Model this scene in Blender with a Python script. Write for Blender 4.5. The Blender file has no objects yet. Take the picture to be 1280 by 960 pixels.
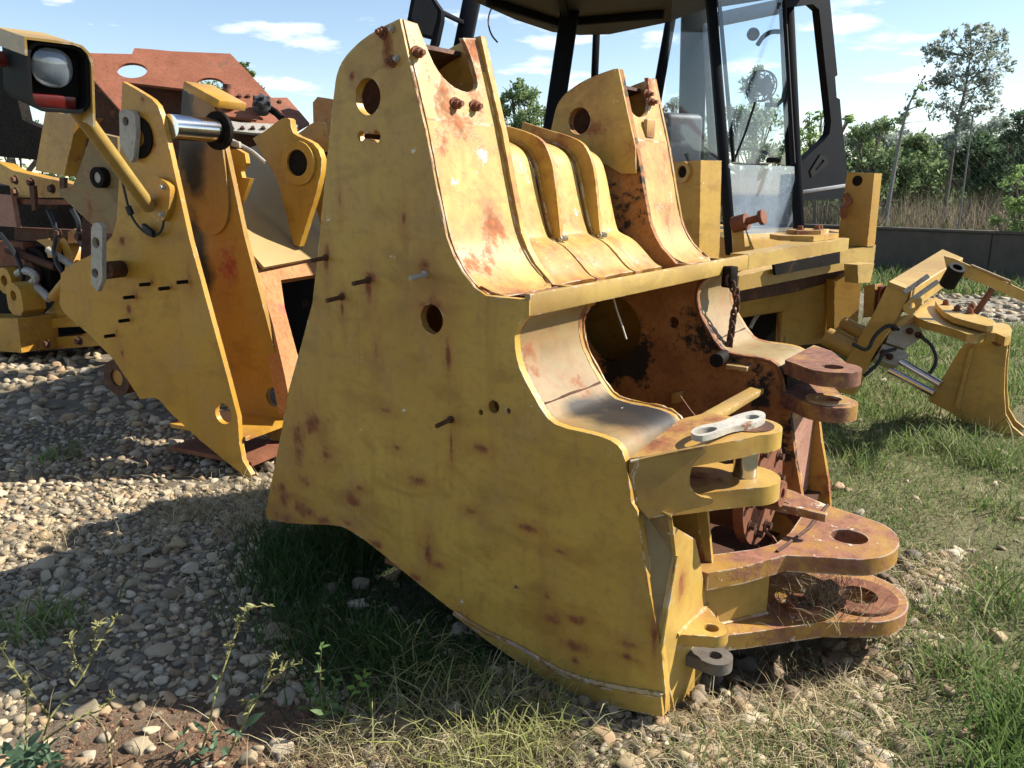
import bpy, bmesh, math, random
import numpy as np
from mathutils import Vector, Matrix
from mathutils.geometry import tessellate_polygon
random.seed(7); RNG = np.random.default_rng(7)
sc = bpy.context.scene
# ------------------------------------------------------------------ camera
F_PX = 1000.0; TH = math.atan(245/F_PX); CAMZ = 1.5
cam_d = bpy.data.cameras.new('camera'); cam = bpy.data.objects.new('camera', cam_d)
sc.collection.objects.link(cam); sc.camera = cam
cam_d.sensor_width = 36.0; cam_d.lens = 36.0*F_PX/1280.0; cam_d.clip_end = 1500; cam_d.clip_start = 0.05
cam.location = (0, 0, CAMZ); cam.rotation_euler = (math.pi/2-TH, 0, 0)
# ------------------------------------------------------------------ sun and sky
SUN = Vector((2.34, 0.40, 1.985)).normalized()          # towards the sun
sun_d = bpy.data.lights.new('sun', 'SUN'); sun = bpy.data.objects.new('sun', sun_d); sc.collection.objects.link(sun)
sun_d.energy = 5.0; sun_d.angle = math.radians(0.53); sun_d.color = (1.0, 0.95, 0.86)
sun.rotation_euler = SUN.to_track_quat('Z', 'Y').to_euler(); sun.location = (6, -3, 9)
world = bpy.data.worlds.new('World'); sc.world = world; world.use_nodes = True
wn = world.node_tree; wn.nodes.clear()
def wnode(t, **kw):
    n = wn.nodes.new(t)
    for k, v in kw.items(): setattr(n, k, v)
    return n
sky = wnode('ShaderNodeTexSky', sky_type='NISHITA', sun_disc=False)
sky.sun_elevation = math.asin(SUN.z); sky.sun_rotation = math.atan2(SUN.x, SUN.y)
sky.air_density = 1.0; sky.dust_density = 0.0; sky.ozone_density = 1.0; sky.altitude = 100
bg = wnode('ShaderNodeBackground'); bg.inputs['Strength'].default_value = 0.086
wo = wnode('ShaderNodeOutputWorld')
tc = wnode('ShaderNodeTexCoord'); sep = wnode('ShaderNodeSeparateXYZ')
mx = wnode('ShaderNodeMath', operation='MAXIMUM'); mx.inputs[1].default_value = 0.04
addz = wnode('ShaderNodeMath', operation='ADD'); addz.inputs[1].default_value = 0.12
dv = wnode('ShaderNodeVectorMath', operation='DIVIDE'); cmb = wnode('ShaderNodeCombineXYZ')
mp = wnode('ShaderNodeMapping'); mp.inputs['Location'].default_value = (1.9, 9.3, 0); mp.inputs['Scale'].default_value = (1.0, 1.0, 0.0)
nz = wnode('ShaderNodeTexNoise'); nz.inputs['Scale'].default_value = 2.1; nz.inputs['Detail'].default_value = 7; nz.inputs['Roughness'].default_value = 0.55
rp = wnode('ShaderNodeValToRGB'); rp.color_ramp.elements[0].position = 0.565; rp.color_ramp.elements[1].position = 0.72
mixc = wnode('ShaderNodeMixRGB'); mixc.inputs[2].default_value = (8.6, 8.6, 8.6, 1)
L = wn.links.new
fade = wnode('ShaderNodeMath', operation='MULTIPLY'); low = wnode('ShaderNodeMapRange'); low.inputs[1].default_value = .04; low.inputs[2].default_value = .11; L(sep.outputs['Z'], low.inputs[0])
L(tc.outputs['Generated'], sep.inputs[0]); L(sep.outputs['Z'], mx.inputs[0]); L(mx.outputs[0], addz.inputs[0])
for i in range(3): L(addz.outputs[0], cmb.inputs[i])
L(tc.outputs['Generated'], dv.inputs[0]); L(cmb.outputs[0], dv.inputs[1]); L(dv.outputs[0], mp.inputs[0])
L(mp.outputs[0], nz.inputs['Vector']); L(nz.outputs[0], rp.inputs[0])
warm = wnode('ShaderNodeMixRGB', blend_type='MULTIPLY'); warm.inputs[0].default_value = 1.0; warm.inputs[2].default_value = (1.0, 0.97, 0.96, 1)
L(sky.outputs[0], warm.inputs[1]); L(warm.outputs[0], mixc.inputs[1]); L(rp.outputs[0], fade.inputs[0]); L(low.outputs[0], fade.inputs[1]); L(fade.outputs[0], mixc.inputs[0]); L(mixc.outputs[0], bg.inputs[0]); L(bg.outputs[0], wo.inputs[0])
vs = sc.view_settings; vs.view_transform = 'Standard'; vs.look = 'None'; vs.exposure = 1.12; vs.gamma = 1.0; vs.use_curve_mapping = False

# ------------------------------------------------------------------ pixel <-> place
CAM = Vector((0, 0, CAMZ)); FW = Vector((0, math.cos(TH), -math.sin(TH))); UP = Vector((0, math.sin(TH), math.cos(TH))); RT = Vector((1, 0, 0))
def ray(px, py): return RT*((px-640)/F_PX)+FW-UP*((py-480)/F_PX)
def at_plane(px, py, P, N):
    d = ray(px, py); return CAM+d*((P-CAM).dot(N)/d.dot(N))
def at_z(px, py, z=0.0): return at_plane(px, py, Vector((0, 0, z)), Vector((0, 0, 1)))
def at_s(px, py, s): return CAM+ray(px, py)*s
def at_y(px, py, y): return at_plane(px, py, Vector((0, y, 0)), Vector((0, 1, 0)))
class Frame:
    """a machine's own axes: u along e (to its hitch), k along n (across it), z up"""
    def __init__(s, origin, nx, ny):
        s.o = origin.copy(); s.n = Vector((nx, ny, 0)).normalized(); s.e = Vector((s.n.y, -s.n.x, 0))
    def w(s, u, k, z): return s.o+s.e*u+s.n*k+Vector((0, 0, z))
    def l(s, p): d = p-s.o; return Vector((d.dot(s.e), d.dot(s.n), d.z))
    def pk(s, px, py, k): q = s.l(at_plane(px, py, s.o+s.n*k, s.n)); return (q.x, q.z)
    def pu(s, px, py, u): q = s.l(at_plane(px, py, s.o+s.e*u, s.e)); return (q.y, q.z)
    def pz(s, px, py, z): q = s.l(at_z(px, py, z)); return (q.x, q.y)
    def rz(s): return math.atan2(s.e.y, s.e.x)

# ------------------------------------------------------------------ materials
MATS = {}
class NT:
    def __init__(s, name):
        s.m = bpy.data.materials.new(name); s.m.use_nodes = True; s.t = s.m.node_tree; s.t.nodes.clear()
        s.out = s.n('ShaderNodeOutputMaterial'); s.b = s.n('ShaderNodeBsdfPrincipled'); s.l(s.b.outputs[0], s.out.inputs[0])
        MATS[name] = s.m
    def n(s, t, **kw):
        x = s.t.nodes.new(t)
        for k, v in kw.items(): setattr(x, k, v)
        return x
    def l(s, a, b): s.t.links.new(a, b)
    def setv(s, sock, v):
        if hasattr(v, 'is_linked') or hasattr(v, 'links'): s.l(v, sock)
        else: sock.default_value = (tuple(v)+(1,) if isinstance(v, (tuple, list)) and len(v) == 3 and sock.type == 'RGBA' else v)
    def coord(s, scale=(1, 1, 1), loc=(0, 0, 0), kind='Object'):
        c = s.n('ShaderNodeTexCoord'); m = s.n('ShaderNodeMapping'); m.inputs['Scale'].default_value = scale; m.inputs['Location'].default_value = loc
        s.l(c.outputs[kind], m.inputs[0]); return m.outputs[0]
    def noise(s, vec, scale, detail=4, rough=0.55, dist=0.0):
        x = s.n('ShaderNodeTexNoise'); s.l(vec, x.inputs['Vector']); x.inputs['Scale'].default_value = scale
        x.inputs['Detail'].default_value = detail; x.inputs['Roughness'].default_value = rough; x.inputs['Distortion'].default_value = dist
        return x.outputs[0]
    def ramp(s, v, a, b, lo=0.0, hi=1.0):
        x = s.n('ShaderNodeMapRange'); x.clamp = True
        s.l(v, x.inputs[0]); x.inputs[1].default_value = a; x.inputs[2].default_value = b; x.inputs[3].default_value = lo; x.inputs[4].default_value = hi
        return x.outputs[0]
    def math(s, op, a, b=0.0):
        x = s.n('ShaderNodeMath', operation=op); s.setv(x.inputs[0], a); s.setv(x.inputs[1], b); return x.outputs[0]
    def mix(s, f, a, b, mode='MIX'):
        x = s.n('ShaderNodeMixRGB', blend_type=mode); s.setv(x.inputs[0], f); s.setv(x.inputs[1], a); s.setv(x.inputs[2], b); return x.outputs[0]
    def bump(s, h, strength=0.3, dist=0.01):
        x = s.n('ShaderNodeBump'); x.inputs['Strength'].default_value = strength; x.inputs['Distance'].default_value = dist
        s.l(h, x.inputs['Height']); s.l(x.outputs[0], s.b.inputs['Normal'])

def paint(name, base, rust=0.35, chip=0.5, stain=0.3, spots=(), soot_shade=(), rough=0.42, loc=(0, 0, 0), rustcol=(0.11, 0.032, 0.012), primer=(0.62, 0.58, 0.50), shade=(0.72, 0.62, 0.5)):
    k = NT(name); v = k.coord(loc=loc)
    big = k.noise(v, 1.3, 4); mid = k.noise(v, 5.0, 6, 0.62); fine = k.noise(v, 34.0, 5, 0.65); grit = k.noise(v, 160.0, 3)
    vs_ = k.coord(scale=(9, 9, 0.9), loc=loc); streak = k.noise(vs_, 1.6, 5, 0.6)
    dk = tuple(base[i]*shade[i] for i in range(3))
    col = k.mix(k.ramp(big, 0.35, 0.68), base, dk)
    col = k.mix(k.math('MULTIPLY', k.ramp(streak, 0.52, 0.80), stain*0.5), col, (0.20, 0.095, 0.03))
    col = k.mix(k.math('MULTIPLY', k.ramp(fine, 0.50, 0.72), 0.30*stain+0.10), col, (0.16, 0.10, 0.05))
    smu = k.noise(k.coord(scale=(2.2, 2.2, 4.5), loc=loc), 1.7, 6, 0.62, 0.6)
    col = k.mix(k.math('MULTIPLY', k.ramp(smu, 0.50, 0.66), 0.22+0.40*stain), col, tuple(c*f for c, f in zip(base, (0.46, 0.40, 0.42))))
    scr = k.noise(k.coord(scale=(1.5, 1.5, 40), loc=loc), 2.5, 2, 0.5)
    col = k.mix(k.math('MULTIPLY', k.ramp(scr, 0.66, 0.72), 0.30*stain), col, tuple(c*0.5 for c in base))
    dust = k.math('MULTIPLY', k.ramp(k.noise(v, 2.6, 5, 0.7), 0.5, 0.75), 0.22)
    col = k.mix(dust, col, (0.45, 0.36, 0.23))
    geo = k.n('ShaderNodeNewGeometry'); bev = k.n('ShaderNodeBevel', samples=3); bev.inputs['Radius'].default_value = 0.009
    dp = k.n('ShaderNodeVectorMath', operation='DOT_PRODUCT'); k.l(bev.outputs[0], dp.inputs[0]); k.l(geo.outputs['Normal'], dp.inputs[1])
    edge = k.ramp(dp.outputs['Value'], 0.985, 0.86)
    wear = k.math('ADD', k.math('MULTIPLY', mid, 0.8), k.math('MULTIPLY', fine, 0.5))
    t = 0.80-0.36*rust
    rm = k.math('ADD', k.math('MULTIPLY', mid, 0.62), k.math('ADD', k.math('MULTIPLY', big, 0.28), k.math('MULTIPLY', fine, 0.16)))
    rmask = k.ramp(rm, t-0.03, t+0.05); halo = k.ramp(rm, t-0.12, t+0.02)
    rag = k.noise(v, 16.0, 8, 0.75)
    for sp_ in spots:
        p, r = sp_[0], sp_[1]; sc3 = sp_[2] if len(sp_) > 2 else (1, 1, 1)
        c = k.n('ShaderNodeTexCoord'); d0 = k.n('ShaderNodeVectorMath', operation='SUBTRACT'); k.l(c.outputs['Object'], d0.inputs[0]); d0.inputs[1].default_value = p
        d1 = k.n('ShaderNodeVectorMath', operation='MULTIPLY'); k.l(d0.outputs[0], d1.inputs[0]); d1.inputs[1].default_value = sc3
        d = k.n('ShaderNodeVectorMath', operation='LENGTH'); k.l(d1.outputs[0], d.inputs[0])
        dn = k.math('ADD', d.outputs['Value'], k.math('MULTIPLY', k.math('SUBTRACT', mid, 0.5), r*3.2))
        dn = k.math('ADD', dn, k.math('MULTIPLY', k.math('SUBTRACT', rag, 0.5), r*3.4))
        rmask = k.math('MAXIMUM', rmask, k.ramp(dn, r*0.95, r*0.10, 0.0, 0.92)); halo = k.math('MAXIMUM', halo, k.ramp(dn, r*3.0, r*0.3))
    er = k.math('MULTIPLY', edge, k.ramp(wear, 0.74-0.22*chip, 0.82-0.22*chip))
    ew = k.math('MULTIPLY', edge, k.ramp(k.noise(v, 18.0, 4, 0.6), 0.60-0.12*chip, 0.66-0.12*chip))
    rmask = k.math('MAXIMUM', rmask, er)
    rc = k.mix(k.ramp(fine, 0.35, 0.66), rustcol, tuple(min(1, c*2.3) for c in rustcol))
    col = k.mix(k.math('MULTIPLY', halo, 0.45), col, (0.26, 0.085, 0.022))
    col = k.mix(rmask, col, rc)
    for (p, r, sc3) in soot_shade:
        c = k.n('ShaderNodeTexCoord'); d0 = k.n('ShaderNodeVectorMath', operation='SUBTRACT'); k.l(c.outputs['Object'], d0.inputs[0]); d0.inputs[1].default_value = p
        d1 = k.n('ShaderNodeVectorMath', operation='MULTIPLY'); k.l(d0.outputs[0], d1.inputs[0]); d1.inputs[1].default_value = sc3
        d = k.n('ShaderNodeVectorMath', operation='LENGTH'); k.l(d1.outputs[0], d.inputs[0])
        dn = k.math('ADD', d.outputs['Value'], k.math('MULTIPLY', k.math('SUBTRACT', mid, 0.5), r*1.6))
        col = k.mix(k.ramp(dn, r*1.15, r*0.55, 0.0, 0.93), col, (0.012, 0.009, 0.007))
    chips = k.math('MULTIPLY', k.ramp(k.noise(v, 11.0, 7, 0.72), 0.70-0.07*chip, 0.72-0.07*chip), 0.8)
    col = k.mix(k.math('MAXIMUM', k.math('MULTIPLY', ew, 0.85), chips), col, primer)
    k.l(col, k.b.inputs['Base Color'])
    k.l(k.ramp(k.math('ADD', rmask, k.math('MULTIPLY', k.math('SUBTRACT', fine, 0.5), 0.5)), 0, 1, rough, 0.9), k.b.inputs['Roughness'])
    k.b.inputs['Specular IOR Level'].default_value = 0.35
    h = k.math('ADD', k.math('MULTIPLY', rmask, k.math('MULTIPLY', fine, 0.9)), k.math('ADD', k.math('MULTIPLY', grit, 0.10), k.math('MULTIPLY', big, 1.2)))
    k.bump(h, 0.35, 0.006)
    return k.m
def rusty(name, a, b, patch=None, amt=0.5, rough=0.85, loc=(0, 0, 0), metal=0.0, spec=0.3):
    k = NT(name); v = k.coord(loc=loc); n1 = k.noise(v, 6, 7, 0.65); n2 = k.noise(v, 45, 4, 0.6)
    col = k.mix(k.ramp(n1, 0.35, 0.66), a, b)
    col = k.mix(k.math('MULTIPLY', k.ramp(n2, 0.5, 0.7), 0.45), col, tuple(c*0.4 for c in a))
    if patch:
        pm = k.ramp(k.math('ADD', k.math('MULTIPLY', k.noise(v, 3.2, 6, 0.7), 0.8), k.math('MULTIPLY', n1, 0.2)), 0.66-0.3*amt, 0.70-0.3*amt)
        col = k.mix(pm, col, patch)
    k.l(col, k.b.inputs['Base Color']); k.b.inputs['Metallic'].default_value = metal
    k.l(k.ramp(n2, 0.3, 0.7, rough-0.2, rough), k.b.inputs['Roughness']); k.b.inputs['Specular IOR Level'].default_value = spec
    k.bump(k.math('ADD', n1, k.math('MULTIPLY', n2, 0.6)), 0.45, 0.006)
    return k.m
def plain(name, c, rough=0.5, metal=0.0, var=0.25, scale=20, spec=0.4, bump=0.15):
    k = NT(name); v = k.coord(); n = k.noise(v, scale, 5, 0.6)
    k.l(k.mix(k.ramp(n, 0.3, 0.7), c, tuple(x*(1-var) for x in c)), k.b.inputs['Base Color'])
    k.b.inputs['Roughness'].default_value = rough; k.b.inputs['Metallic'].default_value = metal; k.b.inputs['Specular IOR Level'].default_value = spec
    if bump: k.bump(n, bump, 0.003)
    return k.m
def glass(name, tint, alpha_diff, refl=0.12, col=(0.6, 0.7, 0.8)):
    k = NT(name); k.t.nodes.remove(k.b)
    tr = k.n('ShaderNodeBsdfTransparent'); tr.inputs[0].default_value = tint+(1,)
    gl = k.n('ShaderNodeBsdfGlossy'); gl.inputs['Roughness'].default_value = 0.04
    df = k.n('ShaderNodeBsdfDiffuse'); df.inputs[0].default_value = col+(1,)
    v = k.coord(); d = k.ramp(k.noise(v, 3.0, 6, 0.6), 0.3, 0.75, alpha_diff*0.5, alpha_diff*1.6)
    m1 = k.n('ShaderNodeMixShader'); k.l(d, m1.inputs[0]); k.l(tr.outputs[0], m1.inputs[1]); k.l(df.outputs[0], m1.inputs[2])
    fr = k.n('ShaderNodeLayerWeight'); fr.inputs[0].default_value = 0.5
    f2 = k.math('ADD', k.math('MULTIPLY', k.math('POWER', fr.outputs['Facing'], 5.0), 0.8), refl)
    m2 = k.n('ShaderNodeMixShader'); k.l(f2, m2.inputs[0]); k.l(m1.outputs[0], m2.inputs[1]); k.l(gl.outputs[0], m2.inputs[2])
    k.l(m2.outputs[0], k.out.inputs[0]); return k.m
def attr_mat(name, rough=0.9, transl=0.0, noise=0.25, nscale=40, bump=0.0):
    k = NT(name); a = k.n('ShaderNodeAttribute'); a.attribute_name = 'tone'
    v = k.coord(); n = k.noise(v, nscale, 4, 0.6)
    col = k.mix(k.ramp(n, 0.3, 0.7, 0.0, noise*2), a.outputs['Color'], (0.03, 0.025, 0.02))
    k.l(col, k.b.inputs['Base Color']); k.b.inputs['Roughness'].default_value = rough; k.b.inputs['Specular IOR Level'].default_value = 0.25
    if bump: k.bump(n, bump, 0.004)
    if transl:
        t = k.n('ShaderNodeBsdfTranslucent'); k.l(a.outputs['Color'], t.inputs[0]); m = k.n('ShaderNodeMixShader'); m.inputs[0].default_value = transl
        k.l(k.b.outputs[0], m.inputs[1]); k.l(t.outputs[0], m.inputs[2]); k.l(m.outputs[0], k.out.inputs[0])
    return k.m

# ------------------------------------------------------------------ object helpers
COL = sc.collection
def thing(name, label, cat, loc, rz=0.0, group=None, kind=None):
    o = bpy.data.objects.new(name, None); COL.objects.link(o); o.empty_display_size = 0.1
    o.location = loc; o.rotation_euler = (0, 0, rz); o['label'] = label; o['category'] = cat
    if group: o['group'] = group
    return o
def tag(o, label, cat, group=None):
    o['label'] = label; o['category'] = cat
    if group: o['group'] = group
    return o
def world_of(o):
    M = Matrix.Translation(o.location) @ o.rotation_euler.to_matrix().to_4x4()
    return world_of(o.parent) @ M if o.parent else M
def obj(name, bm, mat, parent=None, sharp=32, kind=None, label=None, origin=None):
    """bm is in world space; the object's own space is its parent's (or origin's)"""
    bmesh.ops.remove_doubles(bm, verts=bm.verts, dist=1e-5)
    bmesh.ops.recalc_face_normals(bm, faces=bm.faces)
    th = math.radians(sharp)
    for f in bm.faces: f.smooth = True
    for e in bm.edges:
        if len(e.link_faces) == 2: e.smooth = e.calc_face_angle(0) < th
        else: e.smooth = False
    if parent: bm.transform(world_of(parent).inverted())
    elif origin is not None: bm.transform(Matrix.Translation(-Vector(origin)))
    me = bpy.data.meshes.new(name); bm.to_mesh(me); bm.free()
    o = bpy.data.objects.new(name, me); COL.objects.link(o); me.materials.append(MATS[mat] if isinstance(mat, str) else mat)
    if parent: o.parent = parent
    elif origin is not None: o.location = origin
    if kind: o['kind'] = kind
    if label: o['label'] = label
    return o
def extrude(bm, outline, f3, holes=()):
    """prism of a 2-D outline with holes; f3(a, b, t) gives the point on face t = 0 or 1"""
    loops = [list(outline)]+[list(h) for h in holes]
    flat = [p for lp in loops for p in lp]
    tris = tessellate_polygon([[Vector((p[0], p[1], 0)) for p in lp] for lp in loops])
    v0 = [bm.verts.new(f3(p[0], p[1], 0)) for p in flat]; v1 = [bm.verts.new(f3(p[0], p[1], 1)) for p in flat]
    for t in tris:
        try: bm.faces.new([v0[i] for i in t])
        except ValueError: pass
        try: bm.faces.new([v1[i] for i in reversed(t)])
        except ValueError: pass
    i0 = 0
    for lp in loops:
        n = len(lp)
        for i in range(n):
            a, b = i0+i, i0+(i+1) % n
            try: bm.faces.new([v0[a], v0[b], v1[b], v1[a]])
            except ValueError: pass
        i0 += n
    return bm
def circ(cx, cy, r, n=24, ry=None):
    ry = r if ry is None else ry
    return [(cx+r*math.cos(2*math.pi*i/n), cy+ry*math.sin(2*math.pi*i/n)) for i in range(n)]
def chaikin(pts, it=2, closed=False):
    for _ in range(it):
        q = [] if closed else [pts[0]]
        m = len(pts) if closed else len(pts)-1
        for i in range(m):
            a, b = pts[i], pts[(i+1) % len(pts)]
            q.append(tuple(a[j]*0.75+b[j]*0.25 for j in range(len(a)))); q.append(tuple(a[j]*0.25+b[j]*0.75 for j in range(len(a))))
        if not closed: q.append(pts[-1])
        pts = q
    return pts
def kplate(fr, outline, k0, k1, holes=(), bm=None): return extrude(bm or bmesh.new(), outline, lambda a, b, t: fr.w(a, k0 if t == 0 else k1, b), holes)
def uplate(fr, outline, u0, u1, holes=(), bm=None): return extrude(bm or bmesh.new(), outline, lambda a, b, t: fr.w(u0 if t == 0 else u1, a, b), holes)
def zplate(fr, outline, z0, z1, holes=(), bm=None): return extrude(bm or bmesh.new(), outline, lambda a, b, t: fr.w(a, b, z0 if t == 0 else z1), holes)
def slab(px, P, N, thick, holes=(), bm=None):
    """outline seen in the photograph, laid on the plane through P with normal N, given real thickness behind it"""
    N = Vector(N).normalized(); P = Vector(P)
    if N.dot(CAM-P) < 0: N = -N
    X = N.orthogonal().normalized(); Y = N.cross(X)
    def c2(p): q = at_plane(p[0], p[1], P, N)-P; return (q.dot(X), q.dot(Y))
    return extrude(bm or bmesh.new(), [c2(p) for p in px], lambda a, b, t: P+X*a+Y*b-N*(thick*t), [[c2(p) for p in h] for h in holes])
def strip(fr, prof, k0, k1, th, bm=None):
    """bent sheet: profile of (u, z) swept across, thickness th to the profile's left"""
    off = []
    for i, p in enumerate(prof):
        a = prof[max(0, i-1)]; b = prof[min(len(prof)-1, i+1)]
        dx, dy = b[0]-a[0], b[1]-a[1]; l = math.hypot(dx, dy) or 1
        off.append((p[0]-dy/l*th, p[1]+dx/l*th))
    return kplate(fr, list(prof)+off[::-1], k0, k1, bm=bm)
def box(c, X, Y, Z, bm=None):
    bm = bm or bmesh.new(); c = Vector(c); v = []
    for sx in (-1, 1):
        for sy in (-1, 1):
            for sz in (-1, 1): v.append(bm.verts.new(c+Vector(X)*sx*0.5+Vector(Y)*sy*0.5+Vector(Z)*sz*0.5))
    for f in ((0, 1, 3, 2), (4, 6, 7, 5), (0, 4, 5, 1), (2, 3, 7, 6), (0, 2, 6, 4), (1, 5, 7, 3)): bm.faces.new([v[i] for i in f])
    return bm
def rbox(c, X, Y, Z, r=0.01, bm=None, seg=2):
    b = box(c, X, Y, Z); bmesh.ops.bevel(b, geom=list(b.edges), offset=r, segments=seg, affect='EDGES', profile=0.5)
    if bm is None: return b
    me = bpy.data.meshes.new('t'); b.to_mesh(me); b.free(); bm.from_mesh(me); bpy.data.meshes.remove(me); return bm
def basis(d):
    d = d.normalized(); x = d.orthogonal().normalized(); return x, d.cross(x), d
def cyl(p0, p1, r, n=20, bore=0.0, bm=None, r1=None):
    bm = bm or bmesh.new(); p0 = Vector(p0); p1 = Vector(p1); x, y, d = basis(p1-p0); r1 = r if r1 is None else r1
    def ring(p, rr): return [bm.verts.new(p+(x*math.cos(2*math.pi*i/n)+y*math.sin(2*math.pi*i/n))*rr) for i in range(n)]
    a, b = ring(p0, r), ring(p1, r1)
    for i in range(n): bm.faces.new([a[i], a[(i+1) % n], b[(i+1) % n], b[i]])
    if bore > 0:
        c, e = ring(p0, bore), ring(p1, bore)
        for i in range(n):
            j = (i+1) % n
            bm.faces.new([c[j], c[i], e[i], e[j]]); bm.faces.new([a[j], a[i], c[i], c[j]]); bm.faces.new([b[i], b[j], e[j], e[i]])
    else: bm.faces.new(a[::-1]); bm.faces.new(b)
    return bm
def tube(pts, r, n=8, bm=None, closed=False):
    bm = bm or bmesh.new(); pts = [Vector(p) for p in pts]; rs = r if isinstance(r, (list, tuple)) else [r]*len(pts)
    rings = []; m = len(pts); prev = None
    for i, p in enumerate(pts):
        if closed: d = pts[(i+1) % m]-pts[i-1]
        else: d = pts[min(m-1, i+1)]-pts[max(0, i-1)]
        d.normalize()
        if prev is None: x = d.orthogonal().normalized()
        else: x = (prev-d*prev.dot(d)).normalized()
        prev = x; y = d.cross(x)
        rings.append([bm.verts.new(p+(x*math.cos(2*math.pi*j/n)+y*math.sin(2*math.pi*j/n))*rs[i]) for j in range(n)])
    for i in range(m if closed else m-1):
        a, b = rings[i], rings[(i+1) % m]
        for j in range(n): bm.faces.new([a[j], a[(j+1) % n], b[(j+1) % n], b[j]])
    if not closed: bm.faces.new(rings[0][::-1]); bm.faces.new(rings[-1])
    return bm
def bolt(p, d, r=0.016, h=0.014, shank=0.0, bm=None):
    r *= .8; bm = bm or bmesh.new(); d = Vector(d).normalized(); p = Vector(p)
    cyl(p, p+d*0.004, r*1.45, 14, bm=bm); cyl(p+d*0.004, p+d*(0.004+h), r, 6, bm=bm)
    if shank: cyl(p+d*(0.004+h), p+d*(0.004+h+shank), r*0.55, 10, bm=bm)
    return bm
def np_mesh(name, V, faces, mat, parent=None, tone=None, smooth=False, kind=None):
    me = bpy.data.meshes.new(name); V = np.asarray(V, np.float32); faces = np.asarray(faces, np.int32)
    me.vertices.add(len(V)); me.vertices.foreach_set('co', V.ravel())
    nf, k = faces.shape; me.loops.add(nf*k); me.loops.foreach_set('vertex_index', faces.ravel())
    me.polygons.add(nf); me.polygons.foreach_set('loop_start', np.arange(0, nf*k, k, dtype=np.int32))
    if smooth: me.polygons.foreach_set('use_smooth', np.ones(nf, bool))
    me.update(calc_edges=True)
    if tone is not None:
        at = me.attributes.new('tone', 'FLOAT_COLOR', 'POINT'); c = np.ones((len(V), 4), np.float32); c[:, :3] = tone; at.data.foreach_set('color', c.ravel())
    me.materials.append(MATS[mat])
    o = bpy.data.objects.new(name, me); COL.objects.link(o)
    if parent: o.parent = parent
    if kind: o['kind'] = kind
    return o
# ------------------------------------------------------------------ the paints
YEL = (0.47, 0.295, 0.058); YEL2 = (0.51, 0.285, 0.038)
F2 = Frame(at_z(312, 597), .444, .896)                 # the loader frame on the left
FR = Frame(at_z(740, 873), 0.5939, 0.8045)           # the loader frame in front
def sp(px, py, k, r, sx=1, sz=1): u, z = FR.pk(px, py, k); return ((u, k, z), r, (1/sx, 1, 1/sz))
paint('yellow_side', YEL, rust=0.27, chip=0.5, stain=0.85, spots=[sp(388, 530, 0, .050), sp(408, 568, 0, .040), sp(372, 565, 0, .035, 1, 2), sp(540, 385, 0, .05), sp(461, 362, 0, .018, 1, 3), sp(463, 346, 0, .022),
      sp(530, 332, 0, .026), sp(428, 368, 0, .020), sp(428, 390, 0, .010, 1, 5), sp(408, 325, 0, .018, 1, 3), sp(565, 526, 0, .018), sp(564, 552, 0, .008, 1, 7), sp(683, 745, 0, .022), sp(690, 772, 0, .024, 1.6, 1), sp(718, 775, 0, .020, 2.4, 1), sp(718, 808, 0, .026, 2.6, 1), sp(720, 826, 0, .02), sp(785, 805, 0, .014, 3, 1), sp(786, 822, 0, .012, 3, 1),
      sp(535, 690, 0, .022, 1, 2.2), sp(548, 706, 0, .018, 2, 1), sp(350, 645, 0, .050, 2.5, .8), sp(410, 652, 0, .035, 2.5, .8), sp(352, 610, 0, .03), sp(380, 600, 0, .025, 1.6, 1), sp(818, 800, 0, .012, 1, 5), sp(462, 168, 0, .022), sp(497, 560, 0, .014, 2, 1), sp(480, 512, 0, .016, 2, 1), sp(440, 95, 0, .02), sp(485, 60, 0, .03, 1, 2), sp(585, 165, 0, .01, 1, 3), sp(590, 640, 0, .012, 3, 1), sp(660, 660, 0, .012, 3, 1), sp(450, 610, 0, .012, 2.5, 1), sp(560, 440, 0, .012, 1, 5),
      sp(372, 545, 0, .05, 1, 1.6), sp(440, 625, 0, .03, 2, 1), sp(352, 622, 0, .05, 1.2, 1), sp(385, 640, 0, .035, 2.5, 1), sp(432, 652, 0, .03, 2, .8), sp(470, 680, 0, .022, 1.6, 1), sp(520, 722, 0, .022, 1.8, 1), sp(575, 765, 0, .02, 2, 1), sp(600, 560, 0, .014, 3, 1), sp(520, 600, 0, .02, 2.4, 1), sp(700, 690, 0, .014, 3, 1), sp(470, 440, 0, .014, 1, 3), sp(505, 275, 0, .012, 1, 3), sp(425, 250, 0, .012, 1, 3)])
paint('yellow_sheet', (0.56, 0.41, 0.14), rust=0.57, chip=1.0, stain=0.8, loc=(3, 1, 2), rough=0.36, rustcol=(0.15, 0.052, 0.02))  # paler than the other yellows: bright sunlight is put into this paint
paint('yellow_rib', YEL, rust=0.58, chip=0.5, stain=0.7, loc=(1, 5, 2))
paint('yellow_lug', (0.46, 0.30, 0.07), spots=[((.12, .30, .805), .10), ((.11, .14, .795), .07), ((.17, .40, .81), .06), ((.13, .30, .655), .09), ((.215, .27, .20), .03), ((.215, .12, .40), .02, (1, 1, .5))], rust=0.30, chip=0.45, stain=0.5, loc=(9, 4, 1))
paint('yellow_bar', (0.42, 0.29, 0.085), rust=0.20, chip=0.4, stain=0.5, loc=(2, 8, 1))
paint('beige_lining', (0.25, 0.185, 0.078), soot_shade=[((-.02, .24, .83), .13, (1, .8, 1)), ((-.10, .33, .83), .08, (1, 1, 1)), ((-.16, .2, .84), .05, (1, .4, 1)), ((.03, .30, .82), .08, (1, 1, 1))], rust=0.5, chip=0.3, stain=0.9, loc=(6, 2, 7), rough=0.6)  # dark base and soot spots also stand in for shade on the lining
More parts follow.
